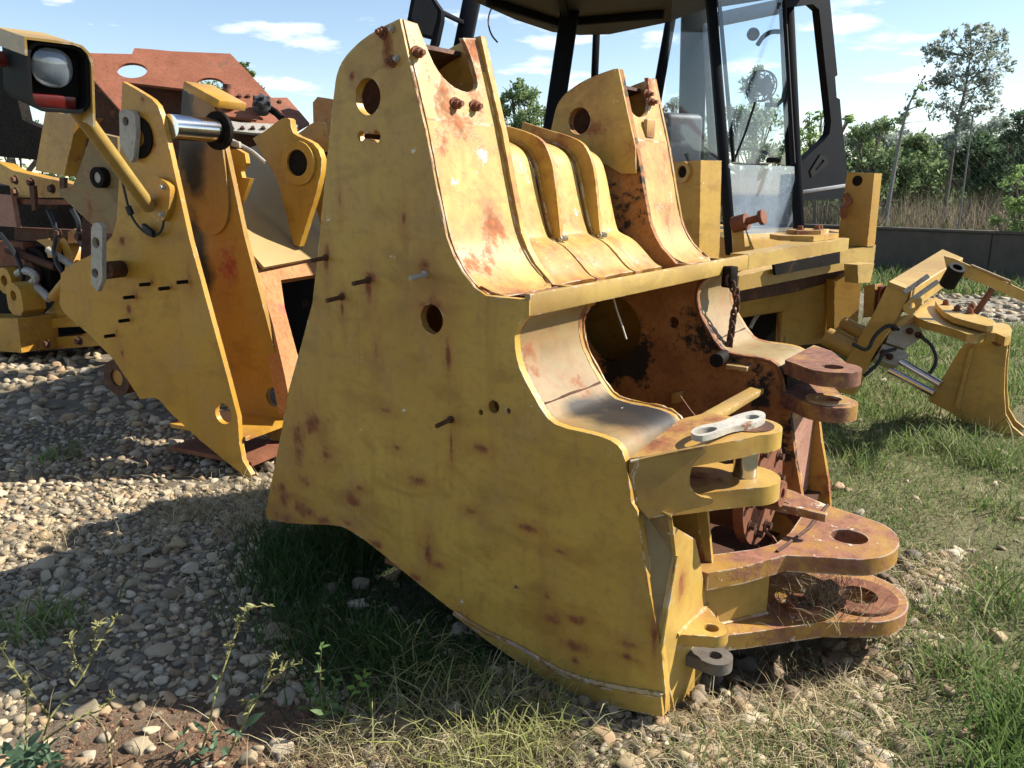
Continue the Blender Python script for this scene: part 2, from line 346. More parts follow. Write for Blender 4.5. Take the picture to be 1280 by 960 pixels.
paint('lug_rusty', (0.42, 0.27, 0.08), rust=0.86, chip=0.6, stain=0.9, loc=(3, 7, 6), rustcol=(0.10, 0.044, 0.028), primer=(0.5, 0.36, 0.2))
paint('hitch_paint', (0.46, 0.30, 0.075), rust=0.62, spots=[((.47, .90, .362), .22), ((.30, 1.0, .362), .18), ((.36, .72, .362), .08), ((.56, .84, .152), .20), ((.40, 1.0, .152), .18), ((.15, .42, .362), .06)], chip=1.25, stain=0.8, loc=(5, 2, 4), rustcol=(0.125, 0.052, 0.032), primer=(0.60, 0.53, 0.43))
paint('tan_sheet', (0.40, 0.29, 0.12), rust=0.18, chip=0.2, stain=0.25, loc=(2, 2, 9), rough=0.4)
paint('yellow_left', YEL2, rust=0.22, chip=0.4, stain=0.6, spots=[((F2.pk(x_+3, y_+2, 0)[0], 0, F2.pk(x_+3, y_+2, 0)[1]), r_, (1, 1, q_)) for x_, y_, r_, q_ in ((187, 350, .016, 1), (211, 356, .014, 1), (234, 345, .030, .5), (167, 368, .014, .6), (158, 385, .016, .5), (143, 412, .014, .6), (150, 300, .03, 1), (175, 122, .012, 1), (190, 180, .02, 1), (150, 440, .03, .5), (200, 250, .02, 1))], loc=(4, 4, 4), rough=0.38)
paint('yellow_left_worn', YEL2, rust=0.40, chip=0.35, stain=0.7, loc=(7, 1, 4))
paint('yellow_back', (0.47, 0.29, 0.06), rust=0.26, chip=0.4, stain=0.55, loc=(8, 8, 3))
paint('yellow_link', (0.46, 0.30, 0.075), rust=0.30, chip=0.4, stain=0.5, loc=(1, 9, 5))
rusty('rusty_inside', (0.22, 0.085, 0.026), (0.36, 0.16, 0.05), patch=(0.020, 0.014, 0.010), amt=0.45)
rusty('grimy_steel', (0.10, 0.085, 0.07), (0.17, 0.15, 0.125), patch=(0.04, 0.03, 0.02), amt=0.35, rough=0.7)
rusty('rust', (0.13, 0.045, 0.022), (0.22, 0.085, 0.042), patch=(0.40, 0.26, 0.09), amt=0.12)
rusty('rust_pink', (0.28, 0.14, 0.095), (0.36, 0.19, 0.13), patch=(0.45, 0.30, 0.11), amt=0.2)
rusty('rust_dark', (0.055, 0.024, 0.014), (0.10, 0.042, 0.022), patch=(0.16, 0.07, 0.03), amt=0.3)
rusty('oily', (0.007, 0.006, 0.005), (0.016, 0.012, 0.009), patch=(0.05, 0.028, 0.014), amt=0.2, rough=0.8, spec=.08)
rusty('hood_red', (0.20, 0.068, 0.034), (0.27, 0.098, 0.052), patch=(0.16, 0.075, 0.045), amt=0.3, rough=0.75)
rusty('oxide_orange', (0.34, 0.15, 0.055), (0.46, 0.22, 0.08), patch=(0.36, 0.12, 0.07), amt=0.35)
rusty('grey_steel', (0.30, 0.28, 0.24), (0.40, 0.37, 0.31), patch=(0.16, 0.08, 0.04), amt=0.12, rough=0.6)
rusty('white_link', (0.36, 0.335, 0.28), (0.50, 0.47, 0.40), patch=(0.22, 0.10, 0.05), amt=0.22, rough=0.6)
plain('chrome', (0.62, 0.62, 0.62), 0.16, 1.0, 0.15, 12, bump=0.05)
plain('black_paint', (0.007, 0.008, 0.011), 0.6, 0.0, 0.4, 9, spec=.10)
plain('roof_plastic', (0.026, 0.024, 0.024), 0.65, 0.0, 0.4, 6)
plain('rubber', (0.010, 0.010, 0.010), 0.75, spec=.15)
plain('seat_vinyl', (0.05, 0.055, 0.07), 0.55)
plain('lamp_lens_red', (0.12, 0.010, 0.008), 0.3, 0.0, 0.3, 60, 0.6)
plain('reflector', (0.11, 0.115, 0.12), 0.36, 0.3, 0.8, 12, bump=0.8)
plain('cable_black', (0.012, 0.012, 0.014), 0.5)
plain('trim_grey', (0.34, 0.35, 0.36), 0.5)
glass('clear_glass', (0.93, 0.97, 0.98), 0.05, 0.05)
glass('dust_sheen_glass', (0.80, 0.88, 0.95), 0.20, 0.10, (0.58, 0.70, 0.86))  # blue film carries both dust and the pane's sky reflection as colour
glass('lens_glass', (0.9, 0.92, 0.92), 0.16, 0.10)

# ------------------------------------------------------------------ the big yellow loader frame in front
M = thing('loader_frame', 'big yellow rust-spotted loader frame in the foreground with tall side plate and twin towers', 'loader frame', FR.w(0, 0, 0), FR.rz())
K0, K1, K2, K3 = 0.0, 0.38, 1.29, 1.67
FRONT = [(-.713, 1.985), (-.681, 1.87), (-.622, 1.67), (-.583, 1.50), (-.547, 1.357), (-.520, 1.302), (-.487, 1.255), (-.44, 1.212), (-.395, 1.190)]
CUT = chaikin([(-.240, 1.145), (-.272, 1.125), (-.292, 1.088), (-.289, 1.03), (-.268, .972), (-.183, .857), (-.138, .833), (-.006, .832), (.051, .822), (.080, .795), (.102, .70), (.106, .66)], 1)
K = lambda pts, k=0.0: [FR.pk(x, y, k) for x, y in pts]
BACK = chaikin(K([(499.6, 23.3), (477, 34), (456, 47), (441, 60), (429, 74), (422, 89), (418.5, 106), (407, 215), (397, 319)]), 1)+K([(390.6, 378), (376.6, 431), (361, 487), (351, 544), (340, 600), (332, 639)])
BOT = chaikin(K([(334, 649), (367, 655), (424, 656), (442, 666), (463, 680), (516, 724), (569, 766), (611, 798), (646, 822), (688, 850), (716, 866), (752, 878), (831, 893)]), 1)
RIGHT = K([(832, 868), (827, 816), (811, 735), (797, 640)])
OUT = BACK+BOT+RIGHT+CUT[::-1]+[(-.240, 1.19)]+FRONT[::-1][:-1]
def zr(py_half, px, py, k): a = FR.pk(px, py-py_half, k); b = FR.pk(px, py+py_half, k); c = FR.pk(px, py, k); return c, abs(a[1]-b[1])/2
def hole(px, py, hh, k, n=24): c, r = zr(hh, px, py, k); return circ(c[0], c[1], r, n)
c1 = FR.pk(452, 170, 0); c2 = FR.pk(470, 171, 0)
slot = [(c1[0]-.018, c1[1]), (c1[0]-.012, c1[1]+.014), (c1[0], c1[1]+.018), (c1[0]+.014, c1[1]+.008), (c2[0]-.014, c2[1]+.008), (c2[0], c2[1]+.02), (c2[0]+.014, c2[1]+.012), (c2[0]+.02, c2[1]), (c2[0]+.012, c2[1]-.016), (c2[0], c2[1]-.02), (c2[0]-.014, c2[1]-.008), (c1[0]+.014, c1[1]-.008), (c1[0], c1[1]-.018), (c1[0]-.012, c1[1]-.014)]
big = hole(459.8, 120.8, 23.5, 0, 30)
obj('side_plate', kplate(FR, OUT, 0, .028, [big, slot[::-1], hole(539.5, 399, 18.5, 0), hole(617.5, 508.5, 8, 0, 16), hole(601, 515.5, 3.6, 0, 10), hole(635.5, 513.5, 3.6, 0, 10), hole(645, 734, 2.5, 0, 8)]), 'yellow_side', M)
bz = hole(459.8, 120.8, 23.5, 0, 30)
INNER = [(p[0]+(.022 if -.72 < p[0] and p[1] > 1.2 else 0), p[1]) for p in OUT]
obj('inner_plate', kplate(FR, INNER, .355, .383, [bz]), 'yellow_rib', M)
# far box: inner plate with a wide round opening, oily and rusty inside
bigo = hole(764, 411, 41, K2, 30)
def farc(px, py, hh): return hole(px, py, hh, K2, 20)
obj('inner_plate', kplate(FR, INNER, K2, K2+.028, [farc(726, 151.5, 17), bigo, farc(842, 403, 7)]), 'rusty_inside', M, label='oily rust-brown inner plate with a wide round opening')
obj('side_plate', kplate(FR, OUT, K3-.028, K3, [bz]), 'yellow_rib', M, label='side plate of the far tower')
# the far tower's own painted face above the deck (a skin plate welded on)
TOW = [p for p in INNER if p[1] > 1.30]
ti = [(p[0], p[1]) for p in BACK if p[1] > 1.60]+[(-.74, 1.60), (-.66, 1.56), (-.59, 1.56)]+[(q[0]+.022, q[1]) for q in FRONT[:3]][::-1]
obj('tower_skin', kplate(FR, ti, K2-.014, K2-.002, [farc(726, 151.5, 17)]), 'yellow_rib', M)
# bottom lip and its weld, along the near plate
lb = K([(569, 766), (611, 798), (646, 822), (688, 850), (716, 866), (752, 878), (831, 893)])
lt = K([(569, 765.4), (611, 792), (646, 806), (688, 832), (716, 845), (752, 856), (829, 869)])
obj('bottom_lip', kplate(FR, lt+lb[::-1], -.014, -.001), 'yellow_lug', M)
obj('weld_bead', tube([FR.w(p[0], -.006, p[1]+.004+.002*math.sin(i*9.7)) for i, p in enumerate(chaikin(lt, 3))], .0065, 6), 'hitch_paint', M)
# front sheets of both towers, notched at the top
def fu(z):
    for a, b in zip(FRONT, FRONT[1:]):
        if b[1] <= z <= a[1]: t = (z-a[1])/(b[1]-a[1]); return a[0]+(b[0]-a[0])*t
    return FRONT[0][0] if z > 1.9 else FRONT[-1][0]
def tower_sheet(ka, kb, notch, mirror=False):
    bm = bmesh.new(); ZS = 1.70
    w = kb-ka; top = [(ka, ZS), (ka, 1.985)]+[(ka+(w-q[0] if mirror else q[0]), q[1]) for q in (notch[::-1] if mirror else notch)]+[(kb, 1.978), (kb, ZS)]
    extrude(bm, top, lambda a, b, t: FR.w(fu(b)+(.004 if t == 0 else -.014), a, b))
    prof = [(fu(ZS)+.004, ZS)]+[(q[0]+.004, q[1]) for q in chaikin(FRONT, 2) if q[1] < ZS-.01]+[(-.365, 1.184)]
    kk = [ka, ka+.02, ka+.05, kb-.05, kb-.02, kb]
    off = [-.06, -.022, 0, 0, -.022, -.06]
    n = len(prof); rows = []
    for kv, o in zip(kk, off):                             # rounded lower corners
        rows.append([FR.w(*(lambda p: (p[0], kv, p[1]))(prof[i] if i < n-3 else (prof[i][0]+o*(i-(n-4))/3, prof[i][1]-o*0.55*(i-(n-4))/3))) for i in range(n)])
    g = [[bm.verts.new(p) for p in r] for r in rows]; h = [[bm.verts.new(p-FR.e*.016-Vector((0, 0, .012))) for p in r] for r in rows]
    for i in range(len(kk)-1):
        for j in range(n-1):
            bm.faces.new([g[i][j], g[i+1][j], g[i+1][j+1], g[i][j+1]]); bm.faces.new([h[i][j], h[i][j+1], h[i+1][j+1], h[i+1][j]])
        bm.faces.new([g[i][n-1], g[i+1][n-1], h[i+1][n-1], h[i][n-1]])
    for j in range(n-1):
        bm.faces.new([g[0][j], g[0][j+1], h[0][j+1], h[0][j]]); bm.faces.new([g[-1][j], h[-1][j], h[-1][j+1], g[-1][j+1]])
    return bm
npx = [(524, 28), (530, 60), (536, 84), (547, 103), (560, 113), (574, 116.5), (585, 112), (588, 101), (586, 70), (580, 46)]
notch = chaikin([(lambda q: (q[0], q[1]))(FR.pu(x, y, -.69)) for x, y in npx], 1)
obj('front_sheet', tower_sheet(.012, .352, notch), 'yellow_sheet', M)
obj('front_sheet', tower_sheet(K2+.022, K3-.032, notch, True), 'yellow_sheet', M)
# backs of the towers
BK = [p for p in BACK if 1.1 < p[1] < 1.965 and p[0] < -.76]
for ka, kb in ((.030, .353), (K2+.030, K3-.030)):
    obj('back_sheet', strip(FR, [(p[0]+.03, p[1]-.02) for p in BK]+[(-1.50, .35)], ka, kb, .015), 'rust_dark', M)
# bolts and studs on the near side and on the front sheet
for (x, y) in ((490.6, 77), (479, 41)):
    u, z = FR.pk(x, y, 0); obj('bolt', bolt(FR.w(u, -.001, z), -FR.n, .016, .014, .010), 'rust', M)
for (x, y) in ((500, 73), (494, 36)):
    u, z = FR.pk(x, y, 0); obj('bolt', bolt(FR.w(u-.012, -.001, z), -FR.n, .009, .008), 'grey_steel', M)
for (x, y) in ((461, 350), (428, 371), (532, 343), (564, 524), (408, 322)):
    u, z = FR.pk(x, y, 0); p = FR.w(u, .0, z)
    b = cyl(p+FR.n*.004, p-FR.n*.070-Vector((0, 0, .006)), .0075, 10); cyl(p-FR.n*.008, p-FR.n*.0005, .012, 10, bm=b)
    obj('stud', b, 'rust_dark' if x != 532 else 'grey_steel', M)
for (x, y) in ((560, 131), (584, 134), (524, 66)):
    k, z = FR.pu(x, y, -.67); obj('bolt', bolt(FR.w(fu(z)+.004, k, z), FR.e, .019, .018, .012), 'rust', M)
for (x, y) in ((809, 118), (812, 128)):
    k, z = FR.pu(x, y, -.68); obj('bolt', bolt(FR.w(fu(z)+.004, k, z), FR.e, .019, .018, .016), 'rust', M)
k, z = FR.pu(805, 161, -.66)
obj('pad', rbox(FR.w(fu(z)+.012, k, z), FR.e*.02, FR.n*.075, Vector((0, 0, .075)), .004), 'hitch_paint', M)
# centre deck between the towers: bulged sheet, two ribs
RIB = chaikin([(-.96, 1.765), (-.86, 1.735), (-.736, 1.703), (-.665, 1.672), (-.633, 1.62), (-.61, 1.557), (-.578, 1.318)], 2)
PAN = chaikin([(-.90, 1.700), (-.86, 1.690), (-.76, 1.662), (-.70, 1.62), (-.672, 1.54), (-.65, 1.45), (-.618, 1.335), (-.60, 1.318), (-.54, 1.297), (-.485, 1.250), (-.435, 1.200), (-.40, 1.187)], 2)
for ka, kb in ((.415, .674), (.704, .964), (.994, 1.205)):
    bm = bmesh.new(); ks = np.linspace(ka, kb, 9); rows = []
    for kv in ks:
        t = (kv-ka)/(kb-ka); bul = .016*(1-(2*t-1)**6)-.016
        rows.append([FR.w(p[0]+bul, kv, p[1]+bul*.6) for p in PAN])
    g = [[bm.verts.new(p) for p in r] for r in rows]; h = [[bm.verts.new(p-FR.e*.012-Vector((0, 0, .012))) for p in r] for r in rows]
    n = len(PAN)
    for i in range(len(ks)-1):
        for j in range(n-1):
            bm.faces.new([g[i][j], g[i+1][j], g[i+1][j+1], g[i][j+1]]); bm.faces.new([h[i][j], h[i][j+1], h[i+1][j+1], h[i+1][j]])
        bm.faces.new([g[i][-1], g[i+1][-1], h[i+1][-1], h[i][-1]]); bm.faces.new([g[i][0], h[i][0], h[i+1][0], g[i+1][0]])
    for j in range(n-1):
        bm.faces.new([g[0][j], g[0][j+1], h[0][j+1], h[0][j]]); bm.faces.new([g[-1][j], h[-1][j], h[-1][j+1], g[-1][j+1]])
    obj('deck_panel', bm, 'yellow_sheet', M)
for ka in (.679, .969):
    obj('rib', strip(FR, RIB, ka, ka+.020, -.075), 'yellow_rib', M)
low = [p for p in PAN if p[1] < 1.325]
obj('deck_apron', strip(FR, [(p[0]-.004, p[1]-.004) for p in low], .66, .72, -.012), 'yellow_sheet', M)
obj('deck_apron', strip(FR, [(p[0]-.004, p[1]-.004) for p in low], .955, 1.005, -.012), 'yellow_sheet', M)
obj('deck_wall', kplate(FR, [(-.90, 1.66), (-.80, 1.62), (-.70, 1.30), (-.90, 1.30)], 1.19, 1.204), 'rust_dark', M)
obj('cross_wall', uplate(FR, [(.383, .22), (K2, .22), (K2, 1.52), (.383, 1.52)], -.93, -.915), 'rust_dark', M)
# shelf with an upstanding edge bar, and the tongue beyond the far tower
obj('shelf_plate', zplate(FR, [(-.72, .384), (-.262, .384), (-.262, K2-.003), (-.72, K2-.003)], 1.140, 1.166), 'yellow_rib', M)
S1 = FR.l(at_s(1062, 312, 4.78))
obj('edge_bar', rbox(FR.w(-.250, (.004+K3+.05)/2, 1.174), FR.e*.022, FR.n*(K3+.046), Vector((0, 0, .066)), .005), 'yellow_bar', M)
T0 = Vector((-.239, K3+.051, 1.141)); TD = Vector((S1.x-T0.x, S1.y-T0.y, 0)); TL = TD.length; TD.normalize(); TX = Vector((TD.y, -TD.x, 0))
if TX.x < 0: TX = -TX
def TW(a, b, h): return FR.w(T0.x+TD.x*a+TX.x*b, T0.y+TD.y*a+TX.y*b, T0.z+(S1.z-T0.z)*a/TL+h)   # along, across, above
tl = [(0, 0), (TL-.03, 0), (TL, -.03), (TL-.02, -.14), (TL-.10, -.20), (TL-.30, -.22), (.55, -.10), (.0, -.09)]
obj('tongue_plate', extrude(bmesh.new(), tl, lambda a, b, t: TW(a, b, .068 if t else 0)), 'yellow_bar', M)
# linings of both side openings
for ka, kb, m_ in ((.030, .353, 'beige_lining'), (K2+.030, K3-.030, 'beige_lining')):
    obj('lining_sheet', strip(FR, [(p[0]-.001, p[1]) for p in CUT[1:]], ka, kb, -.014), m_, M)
    obj('weld_bead', tube([FR.w(-.206, ka+(kb-ka)*i/9, .883+.002*math.sin(i*5.1)) for i in range(10)], .005, 6), 'rust_dark', M)
# lower column faces, gussets
P_ = FR.w(.215, 0, 0)
def facepx(kk): return None
fp = [FR.pu(x, y, .215) for x, y in ((839.5, 645), (842, 658), (869, 674), (876, 705), (884, 759), (890, 800), (872, 860), (836, 893), (829, 855), (825, 814), (835, 750), (845, 694))]
obj('face_plate', uplate(FR, fp, .203, .215), 'yellow_lug', M)
gp = [FR.w(.10, .030, .665), FR.w(.205, fp[0][0], fp[0][1]), FR.w(.205, fp[11][0], fp[11][1]), FR.w(.205, fp[9][0], fp[9][1]), FR.w(.236, .030, .045), FR.w(.16, .030, .40)]
bm = bmesh.new(); a = [bm.verts.new(p) for p in gp]; b = [bm.verts.new(p-FR.e*.012+FR.n*.006) for p in gp]
for i in range(1, 5): bm.faces.new([a[0], a[i], a[i+1]]); bm.faces.new([b[0], b[i+1], b[i]])
for i in range(6): bm.faces.new([a[i], b[i], b[(i+1) % 6], a[(i+1) % 6]])
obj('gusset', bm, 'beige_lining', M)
obj('column_rib', kplate(FR, [(.10, .66), (.165, .63), (.24, .16), (.10, .10)], .362, .376), 'yellow_lug', M)
obj('face_plate', uplate(FR, [(K2+.03, .10), (K3-.03, .10), (K3-.03, .66), (K2+.20, .68), (K2+.03, .66)], .118, .132), 'rust_pink', M, label='pink-brown rusted face plate of the far column')
obj('bottom_plate', zplate(FR, [(-.9, .03), (.19, .03), (.19, K3-.03), (-.9, K3-.03)], .17, .19), 'rust_dark', M)
# cylinder lugs (upper and lower) on both columns, with the pin on the near one
def lug_outline(c, r, k_out, k_in, u0=.085, s=1):
    pts = [(u0, k_out)]
    a0, a1 = (-.55*math.pi, .62*math.pi) if s > 0 else (-.62*math.pi, .55*math.pi)
    for i in range(17):
        a = a0+(a1-a0)*i/16; pts.append((c[0]+r*math.cos(a), c[1]+r*math.sin(a)))
    pts.append((u0, k_in)); return pts
CN = (.275, .405); CF = (.285, 1.250)
o1 = [(.095, .004), (.155, .070), (.235, .165), (.315, .265)]+[(CN[0]+.098*math.cos(a), CN[1]+.098*math.sin(a)) for a in np.linspace(-.28*math.pi, .80*math.pi, 16)]+[(.125, .470), (.085, .352)]
LZ = lambda kk: .783+.030*min(1, max(0, kk/.25))
obj('cylinder_lug', extrude(bmesh.new(), o1, lambda a, b, t: FR.w(a, b, LZ(b)-(.055 if t else 0)), [circ(CN[0], CN[1], .036, 18)]), 'yellow_lug', M)
o2 = [(.105, .03), (.19, .13), (.27, .24)]+[(CN[0]+.105*math.cos(a), CN[1]+.105*math.sin(a)) for a in np.linspace(-.30*math.pi, .80*math.pi, 16)]+[(.11, .48), (.09, .36)]
obj('cylinder_lug', zplate(FR, o2, .598, .655, [circ(CN[0], CN[1], .036, 18)]), 'yellow_lug', M)
obj('lug_pin', cyl(FR.w(CN[0], CN[1], .59), FR.w(CN[0], CN[1], .818), .0352, 24), 'chrome', M)
of = [(.10, K2+.36), (.10, K2-.02)]+[(CF[0]+.105*math.cos(a), CF[1]+.105*math.sin(a)) for a in np.linspace(-.72*math.pi, .42*math.pi, 16)]+[(.20, K2+.27)]
obj('cylinder_lug', zplate(FR, of, .785, .842, [circ(CF[0], CF[1], .042, 18)]), 'lug_rusty', M, label='rust-brown lug on the far column')
obj('cylinder_lug', zplate(FR, of, .650, .708, [circ(CF[0], CF[1], .045, 18)]), 'lug_rusty', M, label='rust-brown lug on the far column')
obj('lug_ring', cyl(FR.w(CF[0], CF[1], .7085), FR.w(CF[0], CF[1], .718), .085, 24, bore=.046), 'hitch_paint', M)
obj('lug_web', uplate(FR, [(K2+.03, .708), (K3-.03, .708), (K3-.03, .785), (K2+.03, .785)], .085, .10), 'oily', M)
# C-shaped web between the near lugs
A_ = at_z(787, 580, .786); B_ = at_z(884, 561, .814); WB = Frame(A_, -(B_-A_).y, (B_-A_).x)
if WB.n.dot(A_-CAM) < 0: WB = Frame(A_, (B_-A_).y, -(B_-A_).x)
cpx = [(787.5, 579), (835, 568.5), (880, 559.5), (883, 563), (882, 567), (872, 574), (865, 583), (862, 596), (863, 608), (869, 617), (878, 622), (890, 623), (892, 627), (888, 631), (845, 641), (800, 651.5)]
obj('lug_web', kplate(WB, chaikin([WB.pk(x, y, -.004) for x, y in cpx], 1, True), -.004, .016), 'yellow_bar', M)
obj('weld_bead', tube([WB.w(*(lambda q: (q[0], -.004, q[1]+.004))(WB.pk(x, y, -.004))) for x, y in ((788, 578.5), (812, 573), (835, 568), (860, 563), (882, 559))], .0045, 6), 'yellow_bar', M)
# articulation hitch: two thick pierced plates, web, boss ring
def Z(pts, z): return [FR.pz(x, y, z) for x, y in pts]
hu = Z([(894, 719), (930, 711), (994, 692.5), (1060, 688)], .36)
KC = .835; UC = .50
hup = [(.10, .30), (.225, .290), (.300, .400), (.375, .555)]+[(UC+.15*math.cos(a), .83+.19*math.sin(a)) for a in np.linspace(-.40*math.pi, .42*math.pi, 18)]+[(.36, 1.065), (.22, 1.13), (.10, 1.16), (.10, 1.02), (.24, 1.00), (.318, .90), (.330, .74), (.322, .625), (.275, .535), (.185, .42), (.10, .40)]
obj('hitch_plate', zplate(FR, hup, .305, .362, [circ(UC, .822, .060, 24)]), 'hitch_paint', M)
hlo = [(.10, .30), (.24, .285), (.330, .385), (.50, .59)]+[(.535+.165*math.cos(a), .835+.185*math.sin(a)) for a in np.linspace(-.30*math.pi, .42*math.pi, 18)]+[(.40, 1.09), (.10, 1.18)]
obj('hitch_plate', zplate(FR, hlo, .098, .152, [circ(.548, .822, .062, 24)]), 'hitch_paint', M)
obj('hitch_ring', cyl(FR.w(.548, .822, .153), FR.w(.548, .822, .163), .125, 28, bore=.0625), 'rust', M)
obj('hitch_ring', cyl(FR.w(*FR.pz(1005, 759, .163), .1525), FR.w(*FR.pz(1005, 759, .163), .182), .058, 24, bore=.038), 'rust', M)
wa, wb = FR.w(.20, .31, 0), FR.w(.335, .535, 0); WF = Frame(wa, -(wb-wa).y, (wb-wa).x)
if WF.n.dot(wa-CAM) < 0: WF = Frame(wa, (wb-wa).y, -(wb-wa).x)
WD = WF.l(wb).x
obj('hitch_web', kplate(WF, [(0, .152), (WD, .152), (WD, .305), (0, .305)], .0, .02), 'yellow_lug', M)
obj('hitch_web', kplate(FR, [(.10, .152), (.33, .152), (.33, .305), (.10, .305)], 1.10, 1.12), 'hitch_paint', M)
obj('seam_bead', tube([FR.w(.345, .56, .364), FR.w(.372, .80, .365), FR.w(.365, 1.06, .364)], .006, 6), 'rust_dark', M)
# rusty drum with a bolted flange inside the frame
dc = FR.w(.20, .72, .50)
obj('drum', cyl(dc-FR.e*.55, dc, .155, 36), 'rust_dark', M)
fl = obj('drum_flange', cyl(dc, dc+FR.e*.035, .19, 40, bore=.075), 'rust', M)
for i in range(10):
    a = i*2*math.pi/10; obj('bolt', bolt(dc+FR.e*.035+(FR.n*math.cos(a)+Vector((0, 0, 1))*math.sin(a))*.150, FR.e, .017, .018), 'rust_dark', M)
obj('drum_hub', cyl(dc-FR.e*.05, dc+FR.e*.10, .045, 20, bore=.02), 'rust', M)
obj('hose_clip', tube([at_s(x, y, 2.72) for x, y in ((955, 655), (957, 664), (966, 672), (971, 680), (968, 690), (973, 692))], .006, 6), 'rust', M)
obj('stub_bar', rbox(dc+FR.e*.12-Vector((0, 0, .06))+FR.n*.03, FR.e*.24, FR.n*.022, Vector((0, 0, .03)), .004), 'hitch_paint', M)
# small towing ears low on the near column
zE = .235; ear = [(.20, .03)]+Z([(844, 789), (881, 757)], zE)
ce = FR.pz(889, 785, zE)
er = [(.20, ce[1]-.10), (.20, ce[1]+.13)]+[(ce[0]+.050*math.cos(a), ce[1]+.050*math.sin(a)) for a in np.linspace(.45*math.pi, -.45*math.pi, 12)]
obj('towing_ear', zplate(FR, er, zE-.036, zE, [circ(ce[0], ce[1], .022, 16)]), 'yellow_lug', M)
cr = FR.pz(894, 819, .135)
er2 = [(.20, cr[1]-.05), (.20, cr[1]+.05)]+[(cr[0]+.052*math.cos(a), cr[1]+.052*math.sin(a)) for a in np.linspace(.6*math.pi, -.6*math.pi, 16)]
obj('towing_ear', zplate(FR, er2, .098, .135, [circ(cr[0], cr[1], .021, 16)]), 'grimy_steel', M, label='bare grimy lower towing ear')
# bits inside the cavity
q = FR.pk(905, 445, K2); obj('bolt', cyl(FR.w(q[0], K2, q[1]), FR.w(q[0]+.02, K2-.13, q[1]+.005), .028, 18), 'oily', M)
q = FR.pk(927, 457, K2); obj('bracket', rbox(FR.w(q[0], K2-.03, q[1]), FR.e*.09, FR.n*.06, Vector((0, 0, .018)), .003), 'hitch_paint', M)
q = FR.pk(848, 496, K2); obj('bracket', rbox(FR.w(q[0], K2-.01, q[1]), FR.e*.05+Vector((0, 0, .015)), FR.n*.02, Vector((0, 0, .05)), .003), 'yellow_lug', M)
obj('wire', tube([at_s(x, y, 3.0) for x, y in ((765, 366), (771, 388), (777, 405), (783, 424))], .0035, 6), 'white_link', M)
obj('wire', tube([at_s(x, y, 3.1) for x, y in ((850, 495), (862, 512), (873, 525), (868, 533))], .004, 6), 'rust', M)
# pivot bracket with a rusty screw on the tongue
PB = at_s(930, 310, 4.42)
b = slab([(914, 273), (929, 277), (945, 317), (917, 320)], PB, FR.e*.5-FR.n, .04, [[(929.5, 288), (933, 289), (938, 308), (931, 309)]])
obj('pivot_bracket', b, 'yellow_lug', M)
p0 = at_s(917, 281, 4.38); p1 = at_s(955, 271, 4.26)
b = cyl(p0, p0+(p1-p0)*.45, .045, 18); cyl(p0+(p1-p0)*.45, p0+(p1-p0)*.93, .020, 14, bm=b); cyl(p0+(p1-p0)*.88, p1, .040, 16, bm=b)
obj('pivot_screw', b, 'rust', M)

# weld beads: lumpy runs along the joints
def bead(pts, r=.006, mat='yellow_lug', n=None):
    P3 = [Vector(p) for p in pts]; out = []
    for a, b in zip(P3, P3[1:]):
        m_ = max(2, int((b-a).length/.02))
        for i in range(m_): out.append(a.lerp(b, i/m_))
    out.append(P3[-1]); rb = random.Random(len(out))
    obj('weld_bead', tube(out, [r*rb.uniform(.6, 1.35) for _ in out], 6), mat, M)
bead([FR.w(u-.004, .006, z) for u, z in FRONT[1:-1]], .0055, 'hitch_paint')
bead([FR.w(u+.004, .352, z) for u, z in FRONT[1:-1]], .007)
bead([FR.w(u+.004, K2+.030, z) for u, z in FRONT[1:-1]], .008, 'hitch_paint')
bead([FR.w(u+.004, K3-.032, z) for u, z in FRONT[1:-1]], .006)
for ka in (.676, .702, .966, .992): bead([FR.w(p[0]-.004, ka, p[1]+.002) for p in PAN if p[1] > 1.32], .007, 'yellow_rib')
for ka in (.689, .979): bead([FR.w(-.577+.003*i, ka-.014+.007*i, 1.318) for i in range(5)], .010, 'white_link')
bead([FR.w(*p_) for p_ in ((-.395, .03, 1.187), (-.365, .18, 1.180), (-.37, .34, 1.182))], .006, 'rust')
bead([FR.w(*p_) for p_ in ((.106, .028, .66), (.215, fp[0][0], fp[0][1]))], .005)
bead([FR.w(*p_) for p_ in ((.217, fp[11][0], fp[11][1]), (.217, fp[9][0], fp[9][1]), (.23, fp[7][0], fp[7][1]+.02))], .005)
bead([FR.w(.216, ce[1]-.10, zE+.003), FR.w(.216, ce[1]+.12, zE+.003)], .007)
bead([FR.w(.205, .315, .303), FR.w(.338, .537, .303)], .007, 'rust_dark')
bead([FR.w(.205, .315, .155), FR.w(.338, .537, .155)], .008, 'hitch_paint')
bead([FR.w(u, K2-.006, z) for u, z in CUT[1:-2]], .006, 'rust')
bead([FR.w(u, .381, z) for u, z in CUT[1:-2]], .006, 'yellow_rib')

